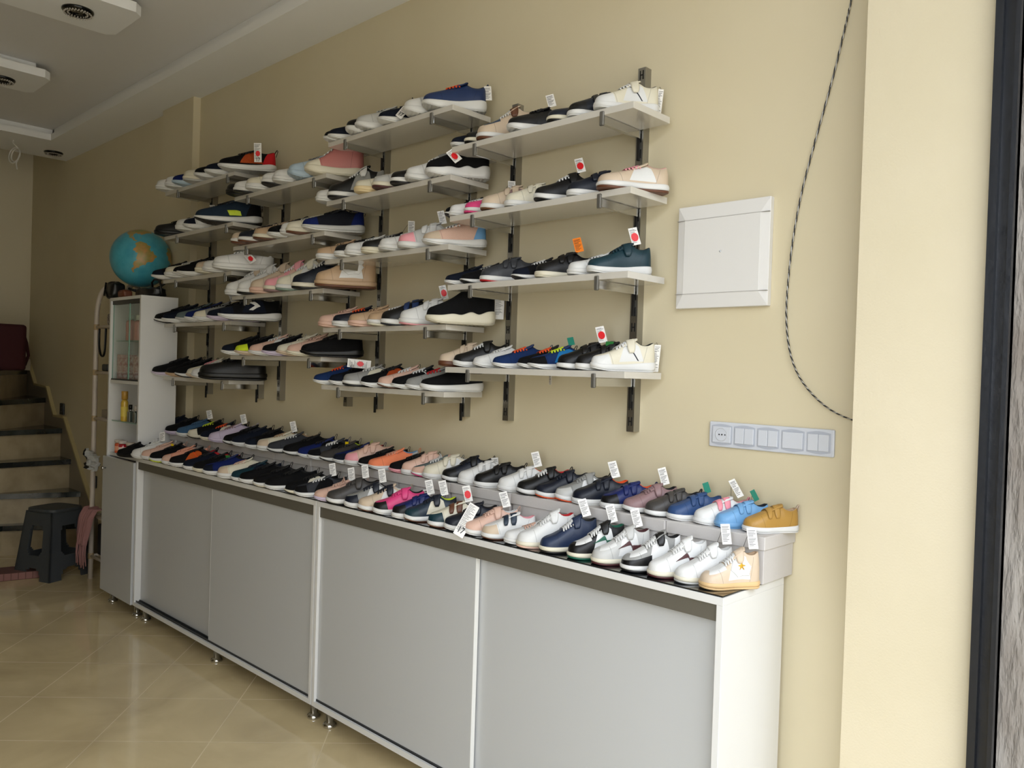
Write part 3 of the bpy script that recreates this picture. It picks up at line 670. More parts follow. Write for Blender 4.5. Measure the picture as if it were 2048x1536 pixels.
SHOES=[
('c4r1', 1, 7, 'R', 0.2, 0.2242, -1.1081, -0.0223, 2.234, -2.1991, ('k', 'n', 'n', 'k', 'w', 'w', 'k', 'k'), '-', 'navy and black runner'),
('c4r1', 2, 7, 'C', 0.2, 0.219, -1.0339, -0.0223, 2.234, -2.1991, ('k', 'k', 'k', 'k', 'o', 'k', 'k', 'k'), '-', 'black low shoe with cream sole'),
('c4r1', 3, 7, 'M', 0.21, 0.2695, -0.9573, -0.023, 2.234, -2.1991, ('a', 'sl', 'a', 'a', 'w', 'B', 'sl', 'B'), '-', 'beige and slate shoe with brown straps'),
('c4r1', 4, 7, 'T', 0.21, 0.2695, -0.8094, -0.023, 2.234, -2.1991, ('k', 'k', 'k', 'k', 'w', 'w', 'k', 'k'), 'w', 'black chunky shoe with white sole'),
('c4r1', 5, 7, 'C', 0.2, 0.2567, -0.6447, -0.0223, 2.234, -2.1991, ('n', 'n', 'n', 'n', 'o', 'k', 'n', 'n'), '-', 'navy low shoe, cream and black sole'),
('c4r1', 6, 7, 'K', 0.2, 0.2567, -0.5591, -0.0223, 2.234, -2.1991, ('n', 'k', 'n', 'n', 'w', 'w', 'k', 'k'), '-', 'black strap shoe on thick white sole'),
('c4r1', 7, 7, 'A', 0.205, 0.2631, -0.4478, -0.0227, 2.234, -2.1991, ('o', 'w', 'w', 'o', 'w', 'w', 'k', 'o'), 'h', 'cream chunky strap trainer, black collar'),
('c4r2', 1, 8, 'R', 0.2, 0.21, -1.1294, -0.0223, 1.987, -2.1991, ('k', 'k', 'k', 'k', 'w', 'k', 'k', 'k'), '-', 'black trainer with white line'),
('c4r2', 2, 8, 'C', 0.2, 0.21, -1.1049, -0.0223, 1.987, -2.1991, ('w', 'w', 'w', 'w', 'w', 'w', 'w', 'w'), '-', 'plain white court shoe'),
('c4r2', 3, 8, 'C', 0.2, 0.2567, -1.0253, -0.0223, 1.987, -2.1991, ('h', 'h', 'w', 'h', 'w', 'h', 'w', 'w'), 'c', 'hot pink and white shoe'),
('c4r2', 4, 8, 'K', 0.21, 0.2695, -0.9262, -0.023, 1.987, -2.1991, ('a', 'a', 'm', 'a', 'w', 'S', 'a', 'a'), '-', 'beige strap shoe, brown striped sole'),
('c4r2', 5, 8, 'K', 0.2, 0.2567, -0.8247, -0.0223, 1.987, -2.1991, ('o', 'o', 'o', 'o', 'w', 'w', 'w', 'o'), '-', 'cream double strap court shoe'),
('c4r2', 6, 8, 'A', 0.21, 0.2695, -0.6766, -0.023, 1.987, -2.1991, ('k', 'k', 'k', 'k', 'w', 'k', 'k', 'k'), 'e', 'black strap trainer with white line, red sticker'),
('c4r2', 7, 8, 'K', 0.2, 0.2567, -0.5507, -0.0223, 1.987, -2.1991, ('n', 'n', 'n', 'n', 'w', 'w', 'n', 'n'), '-', 'dark navy strap shoe, white sole'),
('c4r2', 8, 8, 'C', 0.225, 0.2888, -0.4006, -0.0241, 1.987, -2.1991, ('a', 'a', 'w', 'a', 'w', 'B', 'p', 'p'), '-', 'beige and white sneaker with gum sole'),
('c4r3', 1, 7, 'R', 0.2, 0.2508, -1.1181, -0.0223, 1.741, -2.1991, ('n', 'n', 'n', 'n', 'w', 'w', 'k', 'k'), '-', 'navy runner with white sole'),
('c4r3', 2, 7, 'R', 0.2, 0.2567, -1.0351, -0.0223, 1.741, -2.1991, ('k', 'k', 'k', 'k', 'w', 'k', 'k', 'g'), '-', 'black runner with white line'),
('c4r3', 3, 7, 'K', 0.205, 0.2631, -0.9251, -0.0227, 1.741, -2.1991, ('c', 'c', 'c', 'c', 'w', 'r', 'k', 'c'), '-', 'charcoal strap shoe with red outsole'),
('c4r3', 4, 7, 'R', 0.2, 0.2567, -0.7812, -0.0223, 1.741, -2.1991, ('k', 'n', 'n', 'k', 'w', 'k', 'k', 'w'), '-', 'black and navy shoe with white laces'),
('c4r3', 5, 7, 'K', 0.2, 0.2567, -0.6754, -0.0223, 1.741, -2.1991, ('k', 'k', 'k', 'k', 'o', 'o', 'k', 'k'), 'x', 'black strap shoe, cream sole, orange tag'),
('c4r3', 6, 7, 'C', 0.2, 0.2567, -0.5382, -0.0223, 1.741, -2.1991, ('w', 'w', 'w', 'w', 'w', 'w', 'w', 'w'), '-', 'white low sneaker between black and teal shoes'),
('c4r3', 7, 7, 'A', 0.205, 0.245, -0.4542, -0.0227, 1.741, -2.1991, ('d', 'd', 'd', 'd', 'w', 'w', 'k', 'd'), 'e', 'dark teal strap trainer, red sticker tag'),
('c4r4', 1, 9, 'K', 0.2, 0.2381, -1.1376, -0.0223, 1.447, -2.1991, ('a', 'a', 'a', 'a', 'B', 'B', 'a', 'a'), '-', 'beige strap shoe with brown sole'),
('c4r4', 2, 9, 'A', 0.2, 0.2567, -1.0587, -0.0223, 1.447, -2.1991, ('k', 'k', 'k', 'k', 'w', 'w', 'k', 'k'), '-', 'black strap trainer on white sole'),
('c4r4', 3, 9, 'R', 0.2, 0.2567, -0.9572, -0.0223, 1.447, -2.1991, ('w', 'w', 'w', 'w', 'w', 'w', 'w', 'w'), '-', 'white runner with white laces'),
('c4r4', 4, 9, 'R', 0.205, 0.2631, -0.8531, -0.0227, 1.447, -2.1991, ('u', 'u', 'u', 'n', 'w', 'w', 'k', 'O'), 'b', 'blue runner with orange laces'),
('c4r4', 5, 9, 'R', 0.2, 0.2516, -0.743, -0.0223, 1.447, -2.1991, ('k', 'k', 'k', 'k', 'w', 'w', 'k', 'O'), '-', 'black runner with white sole'),
('c4r4', 6, 9, 'R', 0.205, 0.263, -0.6866, -0.0227, 1.447, -2.1991, ('u', 'k', 'v1', 'k', 'w', 'w', 'k', 'y'), 't', 'blue dotted runner with lime laces'),
('c4r4', 7, 9, 'K', 0.2, 0.2567, -0.5689, -0.0223, 1.447, -2.1991, ('k', 'k', 'k', 'k', 'w', 'k', 'k', 'k'), 'q', 'black double strap shoe, black outsole'),
('c4r4', 8, 9, 'K', 0.2, 0.21, -0.4936, -0.0223, 1.447, -2.1991, ('k', 'k', 'k', 'k', 'w', 'w', 'k', 'k'), 'g', 'black strap shoe with white sole'),
('c4r4', 9, 9, 'A', 0.205, 0.2152, -0.4283, -0.0227, 1.447, -2.1991, ('o', 'w', 'w', 'o', 'w', 'w', 'k', 'o'), 'h', 'white-cream strap trainer, black collar'),
('c3r1', 1, 7, 'R', 0.23, 0.2415, -1.8768, -0.0244, 2.388, -2.1991, ('k', 'k', 'k', 'k', 'w', 'w', 'k', 'k'), '-', 'black shoe with white sole'),
('c3r1', 2, 7, 'R', 0.235, 0.2541, -1.8332, -0.0248, 2.388, -2.1991, ('n', 'n', 'n', 'n', 'w', 'w', 'k', 'k'), '-', 'dark navy runner, white sole'),
('c3r1', 3, 7, 'T', 0.235, 0.3016, -1.7056, -0.0248, 2.388, -2.1991, ('k', 'k', 'k', 'k', 'w', 'w', 'k', 'k'), '-', 'black shoe on ribbed white sole'),
('c3r1', 4, 7, 'T', 0.24, 0.308, -1.6299, -0.0252, 2.388, -2.1991, ('l', 'l', 'l', 'l', 'w', 'l', 'l', 'l'), '-', 'light grey trainer on ribbed sole'),
('c3r1', 5, 7, 'R', 0.24, 0.308, -1.4798, -0.0252, 2.388, -2.1991, ('n', 'n', 'n', 'n', 'w', 'w', 'k', 'n'), 'J', 'navy runner with bow laces'),
('c3r1', 6, 7, 'T', 0.24, 0.308, -1.3208, -0.0252, 2.388, -2.1991, ('l', 'w', 'l', 'l', 'w', 'w', 'l', 'l'), '-', 'pale grey and white runner'),
('c3r1', 7, 7, 'T', 0.24, 0.308, -1.2094, -0.0252, 2.388, -2.1991, ('u', 'u', 'u', 'u', 'w', 'l', 'k', 'O'), 'i', 'blue runner with orange bow laces'),
('c3r2', 1, 7, 'C', 0.23, 0.2952, -1.9256, -0.0244, 2.138, -2.1991, ('w', 'w', 'w', 'w', 'w', 'w', 'w', 'w'), '-', 'plain white thick soled sneaker'),
('c3r2', 2, 7, 'M', 0.24, 0.308, -1.8146, -0.0252, 2.138, -2.1991, ('k', 'k', 'g', 'g', 'w', 'k', 'w', 'w'), '-', 'black-grey mid top, white laces'),
('c3r2', 3, 7, 'C', 0.235, 0.3016, -1.6336, -0.0248, 2.138, -2.1991, ('o', 'o', 'w', 'o', 'y1', 'y1', 'w', 'w'), '-', 'cream court shoe with beige sole'),
('c3r2', 4, 7, 'C', 0.235, 0.3016, -1.5123, -0.0248, 2.138, -2.1991, ('l', 'l', 'w', 'l', 'o', 'D', 'w', 'w'), '-', 'light grey shoe, dark brown outsole'),
('c3r2', 5, 7, 'C', 0.235, 0.3016, -1.3971, -0.0248, 2.138, -2.1991, ('k', 'k', 'k', 'k', 'w', 'k', 'k', 'w'), '-', 'black shoe with white band'),
('c3r2', 6, 7, 'A', 0.235, 0.3016, -1.3054, -0.0248, 2.138, -2.1991, ('w', 'w', 'g', 'w', 'w', 'l', 'w', 'g'), '-', 'white chunky shoe, grey strap'),
('c3r2', 7, 7, 'S', 0.24, 0.308, -1.1807, -0.0252, 2.138, -2.1991, ('k', 'k', 'k', 'k', 'w', 'w', 'k', 'k'), 'j', 'black sock boot with red dot tag'),
('c3r3', 1, 7, 'C', 0.235, 0.3016, -1.8991, -0.0248, 1.889, -2.1991, ('t', 't', 'B', 't', 'w', 'w', 't', 't'), '-', 'tan low shoe with white sole'),
('c3r3', 2, 7, 'C', 0.235, 0.3016, -1.7636, -0.0248, 1.889, -2.1991, ('k', 'k', 'k', 'k', 'w', 'w', 'k', 'k'), '-', 'black plimsoll with white sole'),
('c3r3', 3, 7, 'C', 0.235, 0.2871, -1.6878, -0.0248, 1.889, -2.1991, ('w', 'w', 'w', 'w', 'w', 'w', 'w', 'w'), '-', 'plain white canvas sneaker'),
('c3r3', 4, 7, 'C', 0.235, 0.3016, -1.5734, -0.0248, 1.889, -2.1991, ('k', 'k', 'k', 'k', 'o', 'o', 'k', 'g'), 'c', 'black plimsoll with cream sole'),
('c3r3', 5, 7, 'C', 0.235, 0.3016, -1.458, -0.0248, 1.889, -2.1991, ('w', 'w', 'w', 'w', 'w', 'l', 'k', 'w'), '-', 'white lace sneaker, black tongue'),
('c3r3', 6, 7, 'K', 0.235, 0.3016, -1.3389, -0.0248, 1.889, -2.1991, ('l', 'p', 'w', 'l', 'w', 'l', 'w', 'w'), 'w', 'grey-white strap trainer, pink toe'),
('c3r3', 7, 7, 'R', 0.24, 0.308, -1.1861, -0.0252, 1.889, -2.1991, ('P', 'a', 'P', 's', 'w', 'w', 'a', 'w'), '-', 'blush and beige trainer with blue heel'),
('c3r4', 1, 7, 'C', 0.235, 0.3016, -1.8689, -0.0248, 1.6, -2.1991, ('P', 'P', 'P', 'P', 'P', 'P', 'P', 'P'), '-', 'all blush pink court shoe'),
('c3r4', 2, 7, 'C', 0.235, 0.3016, -1.7637, -0.0248, 1.6, -2.1991, ('n', 'n', 'n', 'n', 'w', 'w', 'n', 'O'), '-', 'navy canvas shoe with white sole'),
('c3r4', 3, 7, 'C', 0.235, 0.3016, -1.6487, -0.0248, 1.6, -2.1991, ('t', 't', 't', 't', 'P', 'P', 't', 't'), '-', 'tan low shoe, tan sole'),
('c3r4', 4, 7, 'C', 0.235, 0.3016, -1.5191, -0.0248, 1.6, -2.1991, ('t', 't', 'w', 't', 'w', 'o', 'a', 'w'), '-', 'tan and white lace sneaker'),
('c3r4', 5, 7, 'K', 0.235, 0.3016, -1.4312, -0.0248, 1.6, -2.1991, ('k', 'k', 'k', 'k', 'w', 'n', 'k', 'u'), '-', 'black shoe with blue straps'),
('c3r4', 6, 7, 'K', 0.235, 0.3016, -1.316, -0.0248, 1.6, -2.1991, ('w', 'w', 'w', 'w', 'w', 'p', 'w', 'w'), 'e', 'white strap sneaker with pink line'),
('c3r4', 7, 7, 'S', 0.255, 0.3272, -1.1283, -0.0262, 1.6, -2.1991, ('k', 'k', 'k', 'k', 'o', 'o', 'k', 'k'), 'z', 'black sock trainer with wavy cream sole'),
('c3r5', 1, 8, 'R', 0.225, 0.2888, -1.9149, -0.0241, 1.357, -2.1991, ('u', 'u', 'u', 'u', 'w', 'w', 'k', 'O'), '-', "blue runner at the shelf's left end"),
('c3r5', 2, 8, 'R', 0.23, 0.2952, -1.7869, -0.0244, 1.357, -2.1991, ('k', 'n', 'k', 'k', 'w', 'w', 'k', 'k'), 'n', 'black runner with red dot tag'),
('c3r5', 3, 8, 'C', 0.23, 0.2952, -1.6848, -0.0244, 1.357, -2.1991, ('g', 'g', 'o', 'g', 'w', 'k', 'w', 'w'), '-', 'grey beige sneaker with white laces'),
('c3r5', 4, 8, 'R', 0.235, 0.3016, -1.554, -0.0248, 1.357, -2.1991, ('k', 'k', 'O2', 'k', 'w', 'w', 'k', 'k'), '-', 'black and orange knit runner'),
('c3r5', 5, 8, 'R', 0.23, 0.2944, -1.4507, -0.0244, 1.357, -2.1991, ('P', 'P', 'P', 'o', 'w', 'B', 'a', 'w'), '-', 'blush sneaker with brown outsole'),
('c3r5', 6, 8, 'R', 0.23, 0.2626, -1.3621, -0.0244, 1.357, -2.1991, ('k', 'k', 'k', 'k', 'w', 'w', 'k', 'w'), '-', 'black runner, white striped laces'),
('c3r5', 7, 8, 'R', 0.23, 0.2693, -1.2768, -0.0244, 1.357, -2.1991, ('g', 'g', 'g', 'c', 'w', 'w', 'g', 'r'), '-', 'grey runner with red laces'),
('c3r5', 8, 8, 'L', 0.235, 0.2811, -1.1808, -0.0248, 1.357, -2.1991, ('k', 'k', 'k', 'k', 'w', 'w', 'k', 'k'), '-', 'black slip-on with white sole'),
('c2r1', 1, 7, 'C', 0.26, 0.273, -2.6717, -0.0266, 2.261, -2.1991, ('k', 'k', 'k', 'k', 'k', 'k', 'k', 'k'), '-', 'black shoe with lugged black sole'),
('c2r1', 2, 7, 'C', 0.26, 0.2949, -2.595, -0.0266, 2.261, -2.1991, ('w', 'w', 'w', 'w', 'w', 'k', 'w', 'w'), '-', 'white shoe with thick black outsole'),
('c2r1', 3, 7, 'C', 0.26, 0.3337, -2.4764, -0.0266, 2.261, -2.1991, ('o', 'o', 't', 'o', 'w', 'w', 'w', 'o'), '-', 'cream lace sneaker'),
('c2r1', 4, 7, 'C', 0.26, 0.3337, -2.3259, -0.0266, 2.261, -2.1991, ('w', 'w', 'w', 'w', 'w', 'k', 'w', 'o'), '-', 'white lace sneaker, black outsole'),
('c2r1', 5, 7, 'C', 0.26, 0.3337, -2.227, -0.0266, 2.261, -2.1991, ('w', 'w', 'w', 'o', 'w', 'w', 'w', 'o'), '-', 'white sneaker with cream laces'),
('c2r1', 6, 7, 'T', 0.26, 0.3337, -2.0979, -0.0266, 2.261, -2.1991, ('s1', 's1', 's1', 's1', 's1', 's1', 'l', 'g'), '-', 'pale blue chunky shoe'),
('c2r1', 7, 7, 'H', 0.255, 0.3272, -1.969, -0.0262, 2.261, -2.1991, ('p1', 'o', 'p1', 'p1', 'o', 'o', 'p1', 'w'), '-', 'pink high top, white laces, cream sole'),
('c2r2', 1, 7, 'C', 0.26, 0.273, -2.6066, -0.0266, 2.015, -2.1991, ('a', 'a', 'a', 'a', 'w', 'B', 'a', 'a'), '-', 'beige sneaker, brown outsole'),
('c2r2', 2, 7, 'C', 0.26, 0.3249, -2.5363, -0.0266, 2.015, -2.1991, ('n', 'n', 'n', 'n', 'w', 'B', 'n', 'n'), '-', 'navy sneaker, brown outsole'),
('c2r2', 3, 7, 'C', 0.26, 0.3337, -2.3914, -0.0266, 2.015, -2.1991, ('t', 't', 't', 't', 'o', 'B', 'a', 'a'), '-', 'tan shoe with toothed gum sole'),
('c2r2', 4, 7, 'R', 0.26, 0.3337, -2.2627, -0.0266, 2.015, -2.1991, ('k', 'k', 'k', 'k', 'w', 'w', 'k', 'k'), '-', 'black runner, wavy white sole'),
('c2r2', 5, 7, 'C', 0.26, 0.273, -2.1486, -0.0266, 2.015, -2.1991, ('l', 'w', 'l', 'l', 'w', 'w', 'w', 'w'), '-', 'light grey and white sneaker'),
('c2r2', 6, 7, 'C', 0.26, 0.2911, -2.0975, -0.0266, 2.015, -2.1991, ('o', 'o', 'o', 'o', 'o', 'B', 'w', 'o'), '-', 'cream court shoe with gum sole'),
('c2r2', 7, 7, 'R', 0.27, 0.3465, -1.95, -0.0273, 2.015, -2.1991, ('f', 'b', 'f', 'b', 'l', 'w', 'k', 'k'), '-', 'black-blue runner, green pink laces'),
('c2r3', 1, 7, 'M', 0.25, 0.3208, -2.6778, -0.0259, 1.77, -2.1991, ('w', 'w', 'w', 'w', 'w', 'w', 'w', 'a'), '-', 'ribbed white high top'),
('c2r3', 2, 7, 'M', 0.25, 0.3208, -2.5555, -0.0259, 1.77, -2.1991, ('w', 'w', 'w', 'w', 'w', 'k', 'w', 'w'), '-', 'white high top, black outsole'),
('c2r3', 3, 7, 'M', 0.25, 0.3208, -2.4334, -0.0259, 1.77, -2.1991, ('a', 'a', 'a', 'a', 'P', 'P', 'a', 'a'), '-', 'beige suede high top'),
('c2r3', 4, 7, 'M', 0.25, 0.3208, -2.3028, -0.0259, 1.77, -2.1991, ('p', 'P', 'P', 'p', 'o', 'm', 'w', 'p'), '-', 'pink strap high top'),
('c2r3', 5, 7, 'M', 0.25, 0.3208, -2.1957, -0.0259, 1.77, -2.1991, ('o', 'o', 'w', 'o', 'w', 'g1', 'w', 'o'), '-', 'cream strap high top'),
('c2r3', 6, 7, 'M', 0.255, 0.3272, -2.049, -0.0262, 1.77, -2.1991, ('n', 'n', 'n', 'n', 'o', 'k', 'n', 'n'), '-', 'navy high top, cream sole'),
('c2r3', 7, 7, 'M', 0.26, 0.3337, -1.8555, -0.0266, 1.77, -2.1991, ('t', 't', 'w', 't', 't', 'B', 't', 't'), '*', 'tan high top with star patch'),
('c2r4', 1, 7, 'R', 0.26, 0.3337, -2.6795, -0.0266, 1.476, -2.1991, ('k', 'n', 'k', 'k', 'w', 'w', 'k', 'k'), '-', 'black runner with white sole'),
('c2r4', 2, 7, 'R', 0.26, 0.3337, -2.5412, -0.0266, 1.476, -2.1991, ('k', 'y', 'k', 'k', 'a', 'a', 'k', 'k'), '-', 'lime toed black trainer'),
('c2r4', 3, 7, 'R', 0.26, 0.3337, -2.4045, -0.0266, 1.476, -2.1991, ('P', 'P', 'w', 'g', 'w', 'w', 'w', 'w'), '-', 'pink, white and grey trainer'),
('c2r4', 4, 7, 'R', 0.26, 0.3337, -2.2834, -0.0266, 1.476, -2.1991, ('k', 'k', 'k', 'k', 'L', 'L', 'k', 'k'), '-', 'black trainer, lilac sole'),
('c2r4', 5, 7, 'R', 0.26, 0.3236, -2.1545, -0.0266, 1.476, -2.1991, ('o', 'o', 'a', 'o', 'a', 'a', 'a', 'o'), '-', 'cream knit trainer'),
('c2r4', 6, 7, 'R', 0.26, 0.3242, -2.0691, -0.0266, 1.476, -2.1991, ('P', 'P', 'P', 'o', 'o', 'o', 'a', 'P'), '-', 'blush knit trainer'),
('c2r4', 7, 7, 'R', 0.27, 0.3465, -1.9339, -0.0273, 1.476, -2.1991, ('k', 'k', 'k', 'k', 'k', 'k', 'k', 'k'), '-', 'all black sports trainer'),
('c1r1', 1, 7, 'C', 0.27, 0.3465, -3.4829, -0.0273, 2.392, -2.1991, ('w', 'w', 'w', 'w', 'w', 'w', 'w', 'w'), '-', "white sneaker at shelf's far left end"),
('c1r1', 2, 7, 'C', 0.27, 0.3163, -3.3634, -0.0273, 2.392, -2.1991, ('w', 'w', 'l', 'w', 'w', 'w', 'w', 'w'), '-', 'white round toed sneaker'),
('c1r1', 3, 7, 'R', 0.27, 0.3419, -3.2734, -0.0273, 2.392, -2.1991, ('n', 'b', 'n', 'n', 's1', 's1', 'k', 'w'), '-', 'navy trainer, light blue ribbed sole'),
('c1r1', 4, 7, 'C', 0.27, 0.3465, -3.137, -0.0273, 2.392, -2.1991, ('l', 'o', 'l', 'l', 'o', 'l', 'w', 'w'), '-', 'grey and cream trainer'),
('c1r1', 5, 7, 'R', 0.27, 0.3465, -3.0064, -0.0273, 2.392, -2.1991, ('k', 'k', 'k', 'k', 'w', 'w', 'k', 'w'), '-', 'black trainer, white sole'),
('c1r1', 6, 7, 'R', 0.27, 0.3465, -2.8867, -0.0273, 2.392, -2.1991, ('n', 'n', 'n', 'n', 'w', 'w', 'k', 'n'), '-', 'navy runner, wavy white sole'),
('c1r1', 7, 7, 'R', 0.28, 0.3593, -2.7158, -0.028, 2.392, -2.1991, ('k', 'k', 'O2', 'r', 'w', 'w', 'k', 'k'), 'n', 'black-orange knit runner, red dot tag'),
('c1r2', 1, 4, 'C', 0.27, 0.3465, -3.4878, -0.0273, 2.141, -2.1991, ('k', 'k', 'k', 'k', 'k', 'k', 'k', 'k'), '-', 'solid black blunt toed shoe'),
('c1r2', 2, 4, 'C', 0.27, 0.3465, -3.2144, -0.0273, 2.141, -2.1991, ('w', 'w', 'w', 'w', 'w', 'w', 'w', 'w'), 'w', 'white sneaker beside the black shoe'),
('c1r2', 3, 4, 'R', 0.27, 0.3465, -3.1221, -0.0273, 2.141, -2.1991, ('w', 'n', 'w', 'w', 'w', 'w', 'k', 'k'), '-', 'navy and white trainer with wavy sole'),
('c1r2', 4, 4, 'R', 0.33, 0.4235, -2.836, -0.0316, 2.141, -2.1991, ('n1', 'n1', 'n1', 'k', 'w', 'k', 'k', 'k'), 'v', 'black-teal football trainer, lime patch'),
('c1r3', 1, 7, 'R', 0.27, 0.3465, -3.5136, -0.0273, 1.896, -2.1991, ('k', 'n', 'k', 'k', 'w', 'w', 'k', 'k'), '-', 'black navy runner, white sole'),
('c1r3', 2, 7, 'C', 0.27, 0.3465, -3.3398, -0.0273, 1.896, -2.1991, ('o', 'o', 'o', 'o', 'w', 'w', 'w', 'w'), '-', 'cream toed sneaker'),
('c1r3', 3, 7, 'R', 0.27, 0.2835, -3.2373, -0.0273, 1.896, -2.1991, ('k', 'k', 'w', 'k', 'w', 'w', 'k', 'k'), '-', 'black and white trainer'),
('c1r3', 4, 7, 'R', 0.27, 0.3465, -3.181, -0.0273, 1.896, -2.1991, ('k', 'k', 'w', 'k', 'w', 'w', 'w', 'k'), '-', 'black trainer with white swoosh side'),
('c1r3', 5, 7, 'C', 0.27, 0.3465, -2.9658, -0.0273, 1.896, -2.1991, ('a', 'a', 'g', 'a', 'o', 'o', 'a', 'k'), '-', 'beige suede sneaker'),
('c1r3', 6, 7, 'C', 0.27, 0.3465, -2.8804, -0.0273, 1.896, -2.1991, ('k', 'w', 'k', 'k', 'w', 'w', 'k', 'l'), '-', 'black sneaker with white toe sole'),
('c1r3', 7, 7, 'C', 0.3, 0.385, -2.6981, -0.0294, 1.896, -2.1991, ('w', 'w', 'w', 'w', 'w', 'w', 'w', 'w'), 'j', 'big plain white sneaker, red dot'),
('c1r4', 1, 7, 'R', 0.27, 0.3226, -3.4642, -0.0273, 1.649, -2.1991, ('k', 'k', 'k', 'k', 'w', 'k', 'k', 'k'), '-', 'black runner with thin white line'),
('c1r4', 2, 7, 'R', 0.27, 0.3465, -3.3574, -0.0273, 1.649, -2.1991, ('n', 'n', 'n', 'n', 'w', 'w', 'k', 'k'), '-', 'navy runner on ribbed white sole'),
('c1r4', 3, 7, 'R', 0.27, 0.3465, -3.1849, -0.0273, 1.649, -2.1991, ('g2', 'g2', 'n', 'g2', 'l', 'l', 'k', 'n'), '-', 'grey green trainer'),
('c1r4', 4, 7, 'R', 0.27, 0.3177, -3.0749, -0.0273, 1.649, -2.1991, ('b', 'b', 'b', 'b', 'w', 'w', 'k', 'k'), '-', 'royal blue trainer'),
('c1r4', 5, 7, 'R', 0.27, 0.3465, -2.9745, -0.0273, 1.649, -2.1991, ('g', 'o', 'g', 'l', 'w', 'w', 'k', 'k'), 'w', 'grey and cream trainer, black laces'),
('c1r4', 6, 7, 'R', 0.27, 0.3465, -2.8216, -0.0273, 1.649, -2.1991, ('n', 'n', 'n', 'n', 'L', 'L', 'k', 'k'), '-', 'navy trainer, lilac sole'),
('c1r4', 7, 7, 'R', 0.3, 0.385, -2.626, -0.0294, 1.649, -2.1991, ('k', 'n', 'n', 'k', 'w', 'w', 'o', 'k'), '>', 'black trainer with white chevron'),
('c1r5', 1, 6, 'R', 0.28, 0.3593, -3.4524, -0.028, 1.352, -2.1991, ('k', 'k', 'k', 'k', 'L', 'w', 'k', 'k'), '-', 'black runner, white lilac sole'),
('c1r5', 2, 6, 'R', 0.27, 0.3465, -3.2937, -0.0273, 1.352, -2.1991, ('k', 'k', 'k', 'k', 't', 't', 'k', 'k'), '-', 'black trainer, tan sole'),
('c1r5', 3, 6, 'R', 0.27, 0.3465, -3.1733, -0.0273, 1.352, -2.1991, ('k', 'k', 'k', 'k', 'w', 'k', 'k', 'k'), '-', 'black trainer, thin white stripe'),
('c1r5', 4, 6, 'R', 0.27, 0.2913, -3.0394, -0.0273, 1.352, -2.1991, ('o', 'o', 'o', 'o', 'a', 'a', 'a', 'p'), '-', 'cream suede trainer'),
('c1r5', 5, 6, 'R', 0.27, 0.3465, -2.9804, -0.0273, 1.352, -2.1991, ('o', 'w', 'o', 'o', 'w', 'w', 'a', 'w'), '-', 'cream trainer, white toe'),
('c1r5', 6, 6, 'C', 0.33, 0.4235, -2.7454, -0.0316, 1.352, -2.1991, ('k', 'k', 'k', 'k', 'k', 'k', 'k', 'k'), 'c', 'all black smooth leather shoe'),
('back', 1, 38, 'R', 0.25, 0.3208, -3.5664, -0.0008, 1.0265, -2.323, ('n', 'n', 'n', 'n', 'L', 'w', 'k', 'k'), '-', 'navy runner'),
('back', 2, 38, 'R', 0.25, 0.3208, -3.4161, -0.0008, 1.0265, -2.323, ('k', 'k', 'k', 'k', 'L', 'L', 'k', 'k'), '-', 'black runner, lilac sole'),
('back', 3, 38, 'R', 0.25, 0.3208, -3.266, -0.0008, 1.0265, -2.323, ('s2', 's2', 's2', 's2', 'w', 'w', 'k', 's2'), 'w', 'steel blue runner'),
('back', 4, 38, 'R', 0.25, 0.3208, -3.1288, -0.0008, 1.0265, -2.323, ('k', 'o', 'k', 'k', 'o', 'k', 'k', 'y'), '-', 'black runner with cream toe'),
('back', 5, 38, 'R', 0.25, 0.3208, -2.9797, -0.0008, 1.0265, -2.323, ('n', 'n', 'o', 'n', 'o', 'o', 'k', 'O'), '-', 'navy runner with cream stripe'),
('back', 6, 38, 'R', 0.25, 0.3208, -2.8823, -0.0008, 1.0265, -2.323, ('L', 'L', 'L', 'L', 'L', 'L', 'L', 'm'), 'w', 'lilac knit runner'),
('back', 7, 38, 'R', 0.25, 0.3208, -2.723, -0.0008, 1.0265, -2.323, ('k', 'k', 'k', 'k', 'w', 'k', 'k', 'k'), '-', 'black runner, thin white sole'),
('back', 8, 38, 'R', 0.25, 0.3016, -2.6387, -0.0008, 1.0265, -2.323, ('n', 'n', 'n', 'n', 'w', 'w', 'k', 'n'), '-', 'dark navy runner'),
('back', 9, 38, 'R', 0.25, 0.3208, -2.5018, -0.0008, 1.0265, -2.323, ('k', 'n', 'k', 'k', 'w', 'w', 'k', 'k'), '-', 'black runner with navy toe'),
('back', 10, 38, 'C', 0.24, 0.308, -2.4027, 0.0014, 1.0265, -2.2619, ('o', 'a', 'o', 'o', 'w', 'w', 't', 't'), 'w', 'beige sneaker, brown eyelets'),
('back', 11, 38, 'R', 0.24, 0.308, -2.3047, 0.0014, 1.0265, -2.2619, ('c', 'c', 'c', 'c', 'w', 'k', 't', 'w'), '-', 'charcoal runner with white laces'),
('back', 12, 38, 'R', 0.24, 0.308, -2.1662, 0.0014, 1.0265, -2.2619, ('k', 'k', 'k', 'k', 'w', 'k', 'k', 'k'), '-', 'matt black runner'),
('back', 13, 38, 'R', 0.23, 0.2952, -2.0622, 0.0038, 1.0265, -2.1886, ('b', 'b', 'k', 'b', 'w', 'w', 'k', 'k'), '-', 'blue and black runner'),
('back', 14, 38, 'R', 0.23, 0.2597, -1.9804, 0.0038, 1.0265, -2.1886, ('c', 'k', 'k', 'k', 'w', 'w', 'k', 'w'), '-', 'black trainer with white laces'),
